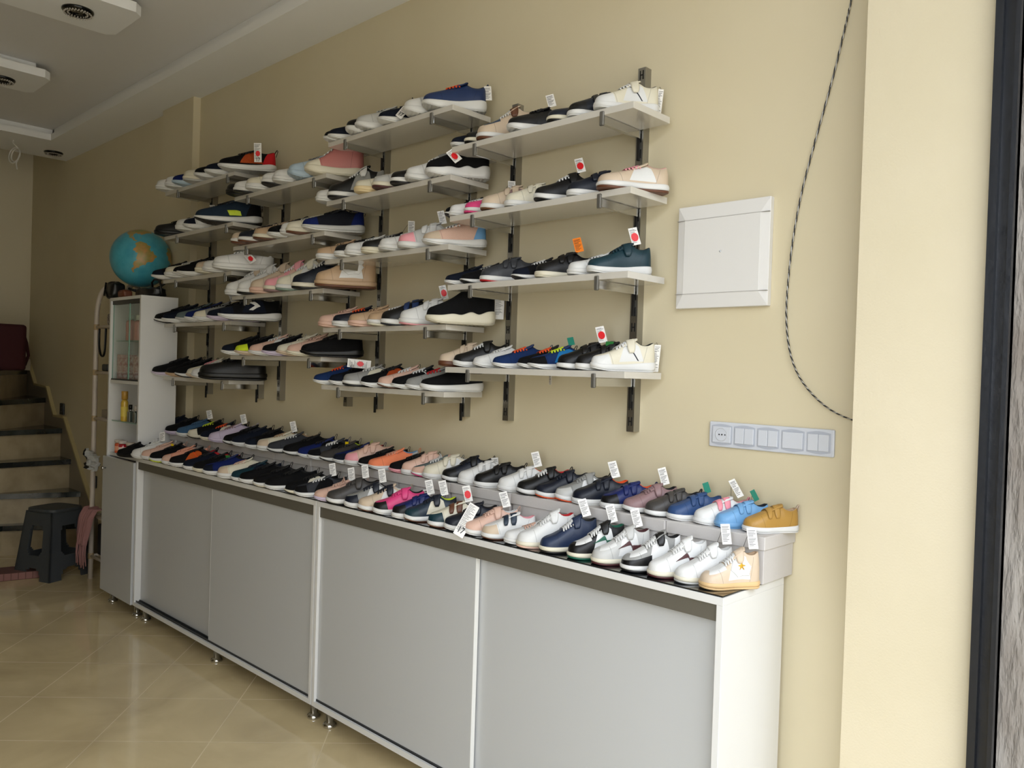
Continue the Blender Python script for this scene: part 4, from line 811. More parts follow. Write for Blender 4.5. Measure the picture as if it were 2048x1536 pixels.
('back', 15, 38, 'R', 0.22, 0.2823, -1.9017, 0.005, 1.0265, -2.1642, ('c1', 'c1', 'c1', 'c1', 'w', 'k', 'y', 'k'), 'y', 'olive grey runner with yellow tag'),
('back', 16, 38, 'R', 0.22, 0.2636, -1.8027, 0.005, 1.0265, -2.1642, ('b', 'n', 'b', 'n', 'w', 'w', 'r', 'k'), '-', 'royal navy runner, red pull tab'),
('back', 17, 38, 'K', 0.21, 0.2588, -1.7369, 0.0057, 1.0265, -2.1642, ('P', 'p', 'P', 'P', 'w', 'w', 'P', 'P'), '-', 'blush strap runner'),
('back', 18, 38, 'R', 0.21, 0.2546, -1.641, 0.0057, 1.0265, -2.1642, ('k', 'k', 'k', 'k', 'w', 'k', 'k', 'k'), '-', 'black trainer'),
('back', 19, 38, 'R', 0.21, 0.2695, -1.5724, 0.0057, 1.0265, -2.1642, ('C1', 'C1', 'C1', 'l', 'w', 'w', 's', 'C2'), '-', 'coral runner with white laces'),
('back', 20, 38, 'R', 0.2, 0.2567, -1.4517, 0.0064, 1.0265, -2.1642, ('k', 'k', 'k', 'k', 'p', 'p', 'k', 'k'), '-', 'black runner, pink sole'),
('back', 21, 38, 'K', 0.2, 0.2162, -1.3731, 0.0064, 1.0265, -2.1642, ('P', 'P', 'P', 'P', 'w', 'w', 'P', 'P'), '-', 'blush single strap trainer'),
('back', 22, 38, 'R', 0.2, 0.21, -1.312, 0.0064, 1.0265, -2.1642, ('g2', 'P', 'w', 'g', 'w', 'h', 'k', 'w'), '-', 'grey, white and pink trainer'),
('back', 23, 38, 'K', 0.2, 0.2567, -1.2439, 0.0064, 1.0265, -2.1642, ('o', 'o', 'w', 'o', 'w', 'w', 'w', 'o'), '-', 'cream chunky strap trainer'),
('back', 24, 38, 'A', 0.195, 0.2503, -1.1436, 0.0067, 1.0265, -2.1642, ('n', 'k', 'n', 'n', 'w', 'k', 'k', 'k'), 'i', 'black strap trainer with white laces'),
('back', 25, 38, 'K', 0.19, 0.2438, -1.064, 0.0071, 1.0265, -2.1642, ('w', 'w', 'l', 'w', 'w', 'w', 'w', 'w'), 'u', 'white double strap sneaker with bands'),
('back', 26, 38, 'K', 0.19, 0.2438, -0.9801, 0.0071, 1.0265, -2.1642, ('k', 'k', 'k', 'k', 'w', 'w', 'k', 'k'), '-', 'black knit double strap runner'),
('back', 27, 38, 'K', 0.19, 0.2438, -0.8603, 0.0071, 1.0265, -2.1642, ('w', 'w', 'w', 'w', 'w', 'w', 'O', 'w'), 'w', 'white double strap shoe, orange lining'),
('back', 28, 38, 'A', 0.19, 0.2438, -0.7702, 0.0071, 1.0265, -2.1642, ('k', 'k', 'k', 'k', 'w', 'k', 'r', 'k'), '-', 'black trainer with orange piping'),
('back', 29, 38, 'A', 0.185, 0.2374, -0.691, 0.0074, 1.0265, -2.1642, ('n', 'n', 'n', 'n', 'w', 'O', 'k', 'n'), '-', 'navy trainer with orange edge'),
('back', 30, 38, 'A', 0.185, 0.2374, -0.6063, 0.0074, 1.0265, -2.1642, ('g', 'l', 'w', 'g', 'w', 'O', 'k', 'g'), '-', 'grey and white trainer, orange outsole'),
('back', 31, 38, 'K', 0.19, 0.2438, -0.529, 0.0071, 1.0265, -2.1642, ('n', 'n', 'n', 'n', 'w', 'w', 'O', 'n'), 'w', 'navy double strap shoe, orange trim'),
('back', 32, 38, 'K', 0.18, 0.231, -0.4288, 0.0078, 1.0265, -2.1642, ('b', 'k', 'b', 'b', 'w', 'w', 'O', 'b'), '-', 'royal blue double strap trainer'),
('back', 33, 38, 'A', 0.175, 0.2246, -0.3502, 0.0081, 1.0265, -2.1642, ('m', 'm', 'm', 'm', 'w', 'k', 'k', 'm'), 'w', 'mauve trainer with ankle strap'),
('back', 34, 38, 'K', 0.175, 0.2246, -0.2711, 0.0081, 1.0265, -2.1642, ('c1', 'c1', 'c1', 'c1', 'w', 'k', 'k', 'c1'), '-', 'charcoal double strap shoe'),
('back', 35, 38, 'K', 0.17, 0.2182, -0.1996, 0.0084, 1.0265, -2.1642, ('u2', 'u2', 'u2', 'u2', 'w', 'w', 'u2', 'u2'), 't', 'blue double strap shoe, white toe bumper'),
('back', 36, 38, 'K', 0.165, 0.2117, -0.1182, 0.0088, 1.0265, -2.1642, ('w', 'w', 'w', 'w', 'w', 'w', 'p', 'p2'), 'w', 'white shoe with two pink straps'),
('back', 37, 38, 'K', 0.16, 0.2053, -0.0562, 0.0091, 1.0265, -2.1642, ('s', 's', 's', 's', 's', 's', 'n', 's'), 't', 'sky blue double strap shoe'),
('back', 38, 38, 'K', 0.16, 0.2053, 0.0277, 0.0091, 1.0265, -2.1642, ('e', 'e', 'e', 'e', 'w', 'w', 't', 'e'), '-', 'camel double strap shoe, white sole'),
('front', 1, 36, 'R', 0.21, 0.2205, -3.5088, -0.2964, 0.902, -2.6529, ('k', 'k', 'k', 'k', 'k', 'k', 'k', 'k'), '-', "black runner overhanging counter's far end"),
('front', 2, 36, 'R', 0.25, 0.2625, -3.3922, -0.2061, 0.902, -2.4784, ('w', 'w', 'w', 'w', 'w', 'w', 'w', 'w'), 'w', 'white knit runner'),
('front', 3, 36, 'R', 0.25, 0.2625, -3.311, -0.1811, 0.902, -2.433, ('P', 'P', 'P', 'P', 'w', 'w', 'P', 'P'), '-', 'blush lace runner'),
('front', 4, 36, 'R', 0.25, 0.3208, -3.1984, -0.1811, 0.902, -2.433, ('k', 'k', 'k', 'k', 'w', 'y', 'k', 'k'), 'y', 'black runner, lime heel of sole'),
('front', 5, 36, 'R', 0.25, 0.2962, -3.046, -0.1811, 0.902, -2.433, ('C2', 'P', 'C2', 'C2', 'w', 'w', 'P', 'C2'), '-', 'peach runner'),
('front', 6, 36, 'R', 0.25, 0.304, -2.9545, -0.1811, 0.902, -2.433, ('k', 'k', 'O3', 'r', 'w', 'w', 'k', 'k'), '-', 'black and orange striped runner'),
('front', 7, 36, 'R', 0.24, 0.308, -2.8112, -0.1792, 0.902, -2.3841, ('n', 'n', 'n', 'n', 'w', 'w', 'r', 'k'), '-', 'navy runner, red lining'),
('front', 8, 36, 'R', 0.24, 0.2811, -2.6995, -0.1792, 0.902, -2.3841, ('k', 'k', 'k', 'k', 'o', 'o', 'r', 'k'), '-', 'black runner with cream sole'),
('front', 9, 36, 'R', 0.24, 0.308, -2.5921, -0.1792, 0.902, -2.3841, ('b', 'n', 'b', 'n', 'w', 'w', 'k', 'n'), 'g', 'navy runner with green tag'),
('front', 10, 36, 'C', 0.235, 0.3016, -2.4513, -0.1783, 0.902, -2.3597, ('o', 'a', 'o', 'o', 'w', 'w', 'o', 'P'), '-', 'beige and cream lace sneaker'),
('front', 11, 36, 'R', 0.235, 0.2719, -2.3196, -0.1783, 0.902, -2.3597, ('d', 'd', 'n', 'n', 'w', 'w', 'k', 'n'), '-', 'teal navy runner'),
('front', 12, 36, 'R', 0.235, 0.2638, -2.2446, -0.1783, 0.902, -2.3597, ('k', 'k', 'k', 'k', 'w', 'w', 'k', 'k'), '-', 'black knit trainer beside the teal navy one'),
('front', 13, 36, 'R', 0.23, 0.2952, -2.1266, -0.1774, 0.902, -2.3353, ('k', 'k', 'k', 'k', 'w', 'o', 'k', 'k'), '-', 'black knit trainer, middle of black trio'),
('front', 14, 36, 'R', 0.23, 0.2952, -2.0272, -0.1774, 0.902, -2.3353, ('k', 'k', 'k', 'k', 'w', 'w', 'k', 'k'), '-', 'wide black trainer, white sole'),
('front', 15, 36, 'R', 0.225, 0.2888, -1.8713, -0.1762, 0.902, -2.2986, ('k', 'k', 'o', 'k', 'o', 'k', 'k', 'k'), '-', 'black trainer, cream side and sole'),
('front', 16, 36, 'R', 0.22, 0.2823, -1.8059, -0.1751, 0.902, -2.2619, ('c', 'k', 'k', 'c', 'w', 'w', 'k', 'w'), 'x', 'black mesh trainer, white orange details'),
('front', 17, 36, 'R', 0.21, 0.2695, -1.68, -0.1728, 0.902, -2.1886, ('P', 'P', 'P', 'P', 'L', 'L', 'P', 'P'), 'w', 'blush runner with curled laces'),
('front', 18, 36, 'A', 0.21, 0.2695, -1.5914, -0.1728, 0.902, -2.1886, ('c1', 'c1', 'c1', 'c1', 'w', 'k', 'k', 'c1'), 'w', 'charcoal trainer with strap'),
('front', 19, 36, 'A', 0.2, 0.2567, -1.4889, -0.1716, 0.902, -2.1642, ('g', 'n', 'w', 'n', 'w', 'w', 'k', 'n'), 'w', 'navy and grey trainer'),
('front', 20, 36, 'A', 0.2, 0.2567, -1.4014, -0.1716, 0.902, -2.1642, ('a', 'a', 'w', 'g', 'w', 'B', 'w', 'n'), '-', 'beige sneaker with purple fur laces'),
('front', 21, 36, 'A', 0.195, 0.2503, -1.317, -0.1713, 0.902, -2.1642, ('h', 'k', 'h', 'h', 'w', 'w', 'k', 'h'), 'i', 'hot pink and black strap trainer'),
('front', 22, 36, 'K', 0.19, 0.2438, -1.2127, -0.1709, 0.902, -2.1642, ('b', 'k', 'b', 'b', 'w', 'w', 'n', 'b'), 'w', 'royal blue strap trainer, black toe'),
('front', 23, 36, 'A', 0.19, 0.2438, -1.1415, -0.1709, 0.902, -2.1642, ('n1', 'd', 'o', 'n', 'w', 'B', 'y', 'n'), 'w', 'navy and cream trainer, white laces'),
('front', 24, 36, 'K', 0.19, 0.2438, -1.014, -0.1709, 0.902, -2.1642, ('o', 'd', 'o', 'd', 'w', 'B', 'n', 'B'), 'e', 'cream and navy shoe, two brown straps'),
('front', 25, 36, 'A', 0.185, 0.2374, -0.9369, -0.1706, 0.902, -2.1642, ('n', 'n', 'n', 'n', 'w', 'w', 'k', 'n'), 'z', 'navy trainer beneath large 17 price card'),
('front', 26, 36, 'A', 0.185, 0.2374, -0.8409, -0.1706, 0.902, -2.1642, ('P', 'P', 'P', 'P', 'w', 'w', 'w', 'P'), 'w', 'pink knit trainer'),
('front', 27, 36, 'K', 0.18, 0.231, -0.7638, -0.1702, 0.902, -2.1642, ('w', 'a', 'w', 'w', 'w', 'B', 'p', 'n1'), '-', 'white beige shoe, two slate straps'),
('front', 28, 36, 'C', 0.175, 0.2246, -0.6702, -0.1699, 0.902, -2.1642, ('w', 'w', 'w', 'w', 'w', 'w', 'n', 'P'), '-', 'white sneaker with pink satin laces'),
('front', 29, 36, 'M', 0.185, 0.2364, -0.6023, -0.1706, 0.902, -2.1642, ('w', 'w', 'w', 'w', 'o', 'P', 'r', 'w'), '-', 'white high top, cream and pink sole'),
('front', 30, 36, 'M', 0.18, 0.231, -0.5146, -0.1702, 0.902, -2.1642, ('n2', 'n2', 'n2', 'n2', 'o', 'k', 'k', 'n2'), 'w', 'navy mid top, cream laces'),
('front', 31, 36, 'M', 0.175, 0.2246, -0.4124, -0.1699, 0.902, -2.1642, ('k', 'w', 'Z', 'k', 'o', 'G', 'G', 'k'), 'w', 'black, white and green mid top'),
('front', 32, 36, 'M', 0.175, 0.2246, -0.3242, -0.1699, 0.902, -2.1642, ('l', 'w', 'Z', 'l', 'o', 'D', 'D', 'l'), 'w', 'grey and white mid top, maroon flash'),
('front', 33, 36, 'M', 0.175, 0.2246, -0.222, -0.1699, 0.902, -2.1642, ('g', 'w', 'w', 'w', 'w', 'k', 'k', 'k'), '-', 'grey mid top, black toe and strap'),
('front', 34, 36, 'M', 0.17, 0.2182, -0.1396, -0.1696, 0.902, -2.1642, ('w', 'w', 'Z', 'w', 'o', 'D', 'w', 'w'), '-', 'white mid top, maroon zigzag'),
('front', 35, 36, 'M', 0.162, 0.2079, -0.065, -0.169, 0.902, -2.1642, ('w', 'w', 'w', 'w', 'o', 'l', 'w', 'w'), 'c', 'white mid top, metallic collar'),
('front', 36, 36, 'M', 0.163, 0.2092, 0.0099, -0.1691, 0.902, -2.1642, ('a', 'w', 'X', 'a', 'e1', 'e1', 't', 'a'), 'c', 'beige mid top, gold star, tan sole')
]
ORDW=['','leftmost','second from left','third from left','fourth from left','fifth from left','sixth from left']
def nth(n):
    o=['','first','second','third','fourth','fifth','sixth','seventh','eighth','ninth','tenth','eleventh','twelfth','thirteenth','fourteenth','fifteenth','sixteenth','seventeenth','eighteenth','nineteenth','twentieth']
    return o[n]
for (row,idx,cnt,style,L,Wd,hx,hy,hz,rz,cols,tg,desc) in SHOES:
    main,toe,side,heel,sole,outs,lining,fast=cols
    if style not in _sm: _sm[style]=style_meshes(style)
    ms=_sm[style]; st=STY[style]
    where={'back':'on the shoeboxes','front':'in counter front row'}.get(row) or ('%s shelf, %s'%('bottom' if row in('c4r4','c3r5','c2r4','c1r5') else RN[int(row[3])-1],CN[int(row[1])].replace(' from ',' from ')))
    k=idx; fr='left'
    if idx>cnt-idx+1: k=cnt-idx+1; fr='right'
    pos=('leftmost' if fr=='left' else 'rightmost') if k==1 else '%s from %s'%(nth(k),fr)
    if where[0]!='o' and where[0]!='i': where='on '+where
    root=empty(NAME[style],(hx,hy,hz),rz,(L,Wd,L))
    tag(root,'%s, %s %s'%(desc,pos,where),'shoe',{'back':'shoes standing on the shoeboxes','front':'shoes along the counter front'}.get(row,'shoes on the wall shelves'))
    knit=style in 'RSL'; stripe=None
    if side=='X': stripe=None
    if row=='c4r4' and idx in(9,) or row=='c4r1' and idx==7: stripe='n'
    if row=='c3r5' and idx==6: stripe='w'
    if row=='back' and idx in (5,): stripe='o'
    if row=='back' and idx in (28,): stripe='O'
    if row=='front' and idx in (6,): stripe='O'
    up=part(ms['upper'],'upper',root,upper_mat(main,toe,side,heel,knit,stripe,style=='M','k' if row=='front' and idx==33 else None))
    part(ms['midsole'],'midsole',root,pmat(sole,'rub')); part(ms['outsole'],'outsole',root,pmat(outs,'rub'))
    part(ms['lining'],'lining',root,pmat(lining,'fab'))
    if style not in 'SL': part(ms['tongue'],'tongue',root,pmat({'Z':'w'}.get(main,main),'fab'))
    if style in 'RCTH' or style in 'AM':
        lc=fast if style in 'RCTH' else ('w' if style=='M' or main in 'kwo' else fast)
        part(ms['laces'],'laces',root,pmat(lc,'lace'))
    if style=='R' and tg in 'i' or (row=='c3r1' and idx==5) or (style=='R' and row in('back','front') and idx%5==2 and fast!='k'): part(ms['bow'],'lace_bow',root,pmat(fast,'lace'))
    if style in 'KAM':
        sc_=fast
        if style=='A' and main=='o': sc_='o'
        part(ms['strap'],'strap',root,pmat(sc_,'rub'))
        if style=='K': part(ms['strap2'],'strap',root,pmat(sc_,'rub'))
    if style in 'RTL' or (style in 'KA' and row in ('back','front') and idx%2==0) or desc.startswith('camel'):
        part(ms['pull_tab'],'pull_tab',root,pmat('a' if desc.startswith('camel') else main if idx%3 else (lining),'fab'))
    if tg!='-': price_tag(root,tg,L,st,Wd)
    def deco(name,pts,code,off=.006,metal=False,n=44):
        # raised patch following the open side of the upper; outline given in (s,v)
        def inside(x,y):
            c=False
            for q in range(len(pts)):
                A,Bp=pts[q],pts[(q+1)%len(pts)]
                if (A[1]>y)!=(Bp[1]>y) and x<(Bp[0]-A[0])*(y-A[1])/(Bp[1]-A[1])+A[0]: c=not c
            return c
        a0=min(p[0] for p in pts);a1=max(p[0] for p in pts);b0=min(p[1] for p in pts);b1=max(p[1] for p in pts)
        mb=MB(); idx={}
        def V(i,j,l):
            k=(i,j,l)
            if k not in idx:
                u=a0+(a1-a0)*i/n; v=b0+(b1-b0)*j/n; p=surf(st,u,v); nn=(surf(st,u+.01,v)-p).cross(surf(st,u,v+.01)-p)
                if nn.y<0: nn=-nn
                idx[k]=len(mb.v); mb.v.append(tuple(p+nn.normalized()*off*l))
            return idx[k]
        cells={(i,j) for i in range(n) for j in range(n) if inside(a0+(a1-a0)*(i+.5)/n,b0+(b1-b0)*(j+.5)/n)}
        for (i,j) in cells:
            mb.f.append((V(i,j,1),V(i+1,j,1),V(i+1,j+1,1),V(i,j+1,1))); mb.m.append(0); mb.sm.append(True)
            for di,dj,a_,b_ in ((-1,0,(i,j),(i,j+1)),(1,0,(i+1,j),(i+1,j+1)),(0,-1,(i,j),(i+1,j)),(0,1,(i,j+1),(i+1,j+1))):
                if (i+di,j+dj) not in cells: mb.f.append((V(*a_,0),V(*b_,0),V(*b_,1),V(*a_,1))); mb.m.append(0); mb.sm.append(False)
        return mb.build(name,mat('gold_foil','#c9a23a',.25,metal=.8) if metal else pmat(code,'rub'),root)
    def star(cs,cv,r,code,metal=False):
        pts=[]
        for i in range(10):
            a=math.pi/2+i*math.pi/5; q=r if i%2==0 else r*.35; pts.append((cs+q*math.cos(a),cv+q*1.9*math.sin(a)))
        return deco('star',pts,code,.014,metal)
    if tg=='*':
        deco('side_patch',[(.52,.58),(.28,.66),(.20,.48),(.28,.22),(.46,.18),(.57,.38)],'w',.010); star(.37,.40,.055,'c')
    if side=='X':
        deco('side_patch',[(.50,.70),(.30,.74),(.20,.52),(.24,.22),(.44,.16),(.56,.42)],'w',.010); star(.37,.44,.07,'e',True)
    if side=='Z':
        z='G' if outs=='G' else 'D'
        deco('zigzag_flash',[(.62,.36),(.40,.50),(.36,.34),(.20,.46),(.16,.36),(.34,.18),(.38,.36)],z,.010)
    if tg=='>': deco('chevron',[(.50,.62),(.40,.42),(.50,.22),(.43,.20),(.31,.42),(.42,.64)],'w',.008)
    if tg=='v': deco('lime_patch',[(.30,.30),(.28,.08),(.46,.08),(.50,.30)],'y',.008)
    if style=='S' and L<.2: pass
# big price figures the photo shows
for o in list(COL.objects):
    if o.name.startswith('price_tag') and o.parent and not o.parent.name.startswith('tmp'):
        lb=o.parent.get('label','')
        h_=.0
        if '17 price card' in lb: text('17',.030,o,(.0013,0,-.095),(math.pi/2,0,math.pi/2),m_print)
        elif 'red dot tag' in lb and 'knit runner' in lb: text('17',.026,o,(.0013,0,-.083),(math.pi/2,0,math.pi/2),m_print)
        elif lb.startswith('navy runner with bow'): text('17',.024,o,(.0013,0,-.035),(math.pi/2,0,math.pi/2),m_print)
        elif lb.startswith('black runner with red dot'): text('17',.018,o,(.0013,-.014,-.02),(math.pi/2,-math.pi/2,math.pi/2),m_print)
        elif lb.startswith('hot pink and black'): text('14',.022,o,(.0013,0,-.012),(math.pi/2,math.pi/2,math.pi/2),m_print)
# ------------------------------------------------------------------ tall display unit
X0,X1,Y0,Y1,TZ=-4.072,-3.612,-.322,-.115,1.80
tc=empty('display_cabinet',(X0,Y0,0)); tag(tc,'tall white display cabinet with glass front and grey lower door','cabinet','display cabinets')
w=X1-X0; d=Y1-Y0; th=.018
MB().box(0,th,0,d,.075,TZ-th).build('side_panel',m_white,tc,bevel=.0008); MB().box(w-th,w,0,d,.075,TZ-th).build('side_panel',m_white,tc,bevel=.0008)
MB().box(0,w,0,d,TZ-th,TZ).build('top_panel',m_white,tc,bevel=.0008); MB().box(th,w-th,d-.006,d,.09,TZ-th).build('back_panel',m_white,tc)
MB().box(th,w-th,0,d-.006,.075,.093).build('bottom_panel',m_white,tc)
MB().box(th,w-th,.012,d-.006,.872,.89).build('fixed_shelf',m_white,tc); MB().box(th,w-th,.006,d-.006,1.300,1.318).build('fixed_shelf',m_white,tc)
def glassm():
    m=bpy.data.materials.new('pane_glass'); m.use_nodes=True; nt=m.node_tree; N=nt.nodes; L=nt.links
    for n in list(N):
        if n.type=='BSDF_PRINCIPLED': N.remove(n)
    g=N.new('ShaderNodeBsdfGlossy'); g.inputs['Roughness'].default_value=.03; t=N.new('ShaderNodeBsdfTransparent'); t.inputs[0].default_value=(.95,.98,.97,1)
    lw=N.new('ShaderNodeLayerWeight'); lw.inputs[0].default_value=.5; pw=N.new('ShaderNodeMath'); pw.operation='POWER'; L.new(lw.outputs['Facing'],pw.inputs[0]); pw.inputs[1].default_value=4.0; f=N.new('ShaderNodeMath'); f.operation='MULTIPLY_ADD'; L.new(pw.outputs[0],f.inputs[0]); f.inputs[1].default_value=.55; f.inputs[2].default_value=.035; mx=N.new('ShaderNodeMixShader'); L.new(f.outputs[0],mx.inputs[0]); L.new(t.outputs[0],mx.inputs[1]); L.new(g.outputs[0],mx.inputs[2])
    L.new(mx.outputs[0],[n for n in N if n.type=='OUTPUT_MATERIAL'][0].inputs[0]); return m
m_glass=glassm(); m_gedge=mat('green_glass_edge','#7fa898',.15,coat=.5)
for a,b,y in ((.020,w*.58,.014),(w*.50,w-.02,.024)):
    g=MB().box(a,b,y,y+.004,1.326,TZ-.040).build('glass_door',m_glass,tc); MB().box(a-.0006,a+.002,y-.0005,y+.0045,1.326,TZ-.040).build('glass_edge',m_gedge,g); MB().box(b-.002,b+.0006,y-.0005,y+.0045,1.326,TZ-.040).build('glass_edge',m_gedge,g)
MB().box(th,w-th,.010,.032,TZ-th-.022,TZ-th).build('door_track',m_track,tc); MB().box(th,w-th,.010,.032,1.318,1.326).build('door_track',m_track,tc)
for z in (1.545,1.075):
    g=MB().box(th,w-th,.035 if z>1.3 else .02,d-.01,z,z+.005).build('glass_shelf',m_glass,tc); MB().box(th,w-th,(.0345 if z>1.3 else .0195),(.036 if z>1.3 else .021),z,z+.005).build('glass_edge',m_gedge,g)
dd=MB().box(.0,w-.002,-.018,-.001,.078,.868).build('door',m_door,tc,bevel=.001)
k=MB().lathe((0,0,0),[(.005,0),(.005,.012),(.011,.016),(.012,.022),(.006,.026),(.001,.027)],16).build('knob',m_chrome,dd); k.rotation_euler=(math.pi/2,0,0); k.location=(.05,-.018,.80)
for fx in (.05,w-.05):
    for fy in (.04,d-.04): MB().lathe((fx,fy,0),[(.027,0),(.028,.004),(.027,.012),(.018,.018),(.016,.02),(.016,.078)],18).build('foot',m_chrome,tc)
def bottle(name,x,y,z,r,h,body,capc,label,cat='bottle',group=None,lab=None,capr=.6,caph=.2,trans=0):
    t=empty(name,(x,y,z)); tag(t,label,cat,group)
    hb=h*(1-caph)
    MB().lathe((0,0,0),[(r*.94,0),(r,.004),(r,hb*.86),(r*.85,hb*.95),(r*.5,hb)],18).build('body',mat('bottle_'+body.strip('#'),body,.2,coat=.4),t)
    MB().lathe((0,0,hb),[(r*capr,0),(r*capr,h*caph*.95),(r*capr*.9,h*caph)],16).build('cap',mat('cap_'+capc.strip('#'),capc,.3),t)
    if lab: MB().lathe((0,0,hb*.22),[(r*1.008,0),(r*1.012,.001),(r*1.012,hb*.45),(r*1.008,hb*.451)],18).build('label_band',mat('lab_'+lab.strip('#'),lab,.5),t)
    return t
yb=-.20
for q in [(-3.903,-.262,.028,.15,'#cf9088','#c9d4cc','pink bottle with pale cap behind the glass, nearest the pane edge'),(-3.786,-.262,.028,.145,'#c98a82','#d8dcd0','pink bottle at right behind the glass, top display shelf'),(-4.05,-.20,.026,.13,'#8f9a92','#c4cac4','grey green bottle behind the glass, left of pink bottles')]:
    bottle('lotion_bottle',q[0],q[1],1.5502,q[2],q[3],q[4],q[5],q[6],'bottle','bottles on the upper glass shelf')
for i,(x,h,wd,lb) in enumerate([(-4.017,.15,.040,'pink striped carton at left behind the glass, lower display shelf'),(-3.949,.13,.036,'pink carton in the middle behind the glass, lower display shelf'),(-3.867,.15,.036,'dusty pink carton right of the middle behind the glass'),(-3.78,.14,.036,'tall dusty pink carton at right behind the glass')]):
    o=MB().box(-wd/2,wd/2,-.02,.02,0,h).build('cosmetics_carton',[mat('carton_%d'%i,['#c08a86','#b87672','#a86a66','#b07c76'][i],.4,mottle=(60,'#e2cfc8'))],loc=(x,-.266,1.3181),bevel=.001); tag(o,lb,'box','cartons behind the glass')
bottle('perfume_bottle',-3.909,-.285,1.0802,.020,.175,'#cda93c','#b3893a','tall yellow spray bottle on the glass shelf','bottle','bottles in the open niche',lab='#d8c050',caph=.28,capr=.9)
for x,l in ((-3.833,'small clear perfume bottle with dark cap, middle of niche shelf'),(-3.754,'small perfume bottle hard against the right side panel')):
    t=empty('perfume_bottle',(x,-.28,1.0802)); tag(t,l,'bottle','bottles in the open niche')
    MB().box(-.018,.018,-.013,.013,0,.062).build('body',mat('clear_bottle','#49524d',.08,coat=.6),t,bevel=.004); MB().cyl((0,0,.062),.007,.012,12).build('neck',m_chrome,t); MB().cyl((0,0,.072),.010,.028,12).build('cap',mat('dark_cap','#15140f',.3) if x<-3.78 else mat('pale_cap','#b5aca0',.3),t)
for i,(x,y,c,l) in enumerate([(-3.99,-.28,'#d9603c','orange tub at left of the ledge beneath black runner'),(-3.916,-.285,'#b3202c','red tub with white lid, middle of the ledge'),(-3.793,-.29,'#b8402c','red tub with yellow base beside the counter end')]):
    bottle('hair_care_tub',x,y,.8901,.024,.075,c,'#c9bdae' if i!=1 else '#d8cdc6',l,'tub','tubs on the cabinet ledge',lab=['#e8a080','#e5d6cf','#e0b830'][i],capr=1.02,caph=.22)
# ------------------------------------------------------------------ on top of the tall unit
def land(lon,lat):
    polys=[[(-80,8),(-72,12),(-62,10),(-52,5),(-50,0),(-35,-6),(-39,-16),(-48,-26),(-57,-37),(-65,-42),(-69,-53),(-74,-50),(-73,-38),(-70,-18),(-76,-14),(-81,-5),(-79,2)],
     [(-78,8),(-84,10),(-88,16),(-95,18),(-97,26),(-90,30),(-82,30),(-80,26),(-76,35),(-65,45),(-60,52),(-70,62),(-95,60),(-120,70),(-150,70),(-165,62),(-140,60),(-125,48),(-117,32),(-106,22),(-98,15),(-85,9)],
     [(-17,15),(-15,28),(-6,35),(10,36),(32,31),(43,12),(51,11),(40,-5),(40,-16),(32,-28),(20,-35),(15,-25),(12,-8),(9,4),(-8,5)],[(-85,22),(-77,20),(-74,20),(-80,23)]]
    for P in polys:
        c=False; n=len(P)
        for i in range(n):
            a,b=P[i],P[(i+1)%n]
            if (a[1]>lat)!=(b[1]>lat) and lon<(b[0]-a[0])*(lat-a[1])/(b[1]-a[1])+a[0]: c=not c
        if c: return 1.0
    return 0.0
GX,GY,GZ,GR=-4.03,-.165,2.050,.172
gl=empty('desk_globe',(GX,GY,GZ-.245)); tag(gl,'turquoise desk globe on dark stand atop the tall cabinet','globe')
mb=MB(); NL,NM=144,72; col=[]
for i in range(NM+1):
    la=math.pi*(i/NM-.5)
    for j in range(NL):
        lo=2*math.pi*j/NL; mb.v.append((GR*math.cos(la)*math.cos(lo),GR*math.cos(la)*math.sin(lo),GR*math.sin(la)))
        lon=math.degrees(lo)-180; lat=math.degrees(la)
        col.append(land(lon+1.5*math.sin(lat*.5),lat+1.2*math.sin(lon*.7)))
for i in range(NM):
    for j in range(NL): mb.f.append((i*NL+j,i*NL+(j+1)%NL,(i+1)*NL+(j+1)%NL,(i+1)*NL+j)); mb.m.append(0); mb.sm.append(True)
me=mb.mesh('sphere'); at_=me.attributes.new('land','FLOAT','POINT')
for i,c in enumerate(col): at_.data[i].value=c
m=bpy.data.materials.new('globe_map'); m.use_nodes=True; nt=m.node_tree; N=nt.nodes; Lk=nt.links; b=N['Principled BSDF']; b.inputs['Roughness'].default_value=.3
at2=N.new('ShaderNodeAttribute'); at2.attribute_name='land'; tcx=N.new('ShaderNodeTexCoord')
nz=N.new('ShaderNodeTexNoise'); nz.inputs['Scale'].default_value=22; nz.inputs['Detail'].default_value=5; Lk.new(tcx.outputs['Object'],nz.inputs['Vector'])
r1=N.new('ShaderNodeValToRGB'); e=r1.color_ramp.elements; e[0].position=.35; e[0].color=lin('#7d8a45'); e[1].position=.65; e[1].color=lin('#b98a50'); Lk.new(nz.outputs['Fac'],r1.inputs['Fac'])
r2=N.new('ShaderNodeValToRGB'); e=r2.color_ramp.elements; e[0].position=.3; e[0].color=lin('#4fa6b8'); e[1].position=.7; e[1].color=lin('#3d93a8'); Lk.new(nz.outputs['Fac'],r2.inputs['Fac'])
ad=N.new('ShaderNodeMath'); ad.operation='MULTIPLY_ADD'; Lk.new(nz.outputs['Fac'],ad.inputs[0]); ad.inputs[1].default_value=.5; Lk.new(at2.outputs['Fac'],ad.inputs[2])
g2=N.new('ShaderNodeMath'); g2.operation='GREATER_THAN'; Lk.new(ad.outputs[0],g2.inputs[0]); g2.inputs[1].default_value=.75
mx=N.new('ShaderNodeMix'); mx.data_type='RGBA'; Lk.new(g2.outputs[0],mx.inputs['Factor']); Lk.new(r2.outputs[0],mx.inputs['A']); Lk.new(r1.outputs[0],mx.inputs['B']); Lk.new(mx.outputs['Result'],b.inputs['Base Color'])
me.materials.append(m)
o=bpy.data.objects.new('sphere',me); COL.objects.link(o); o.parent=gl; o.location=(0,0,.245)
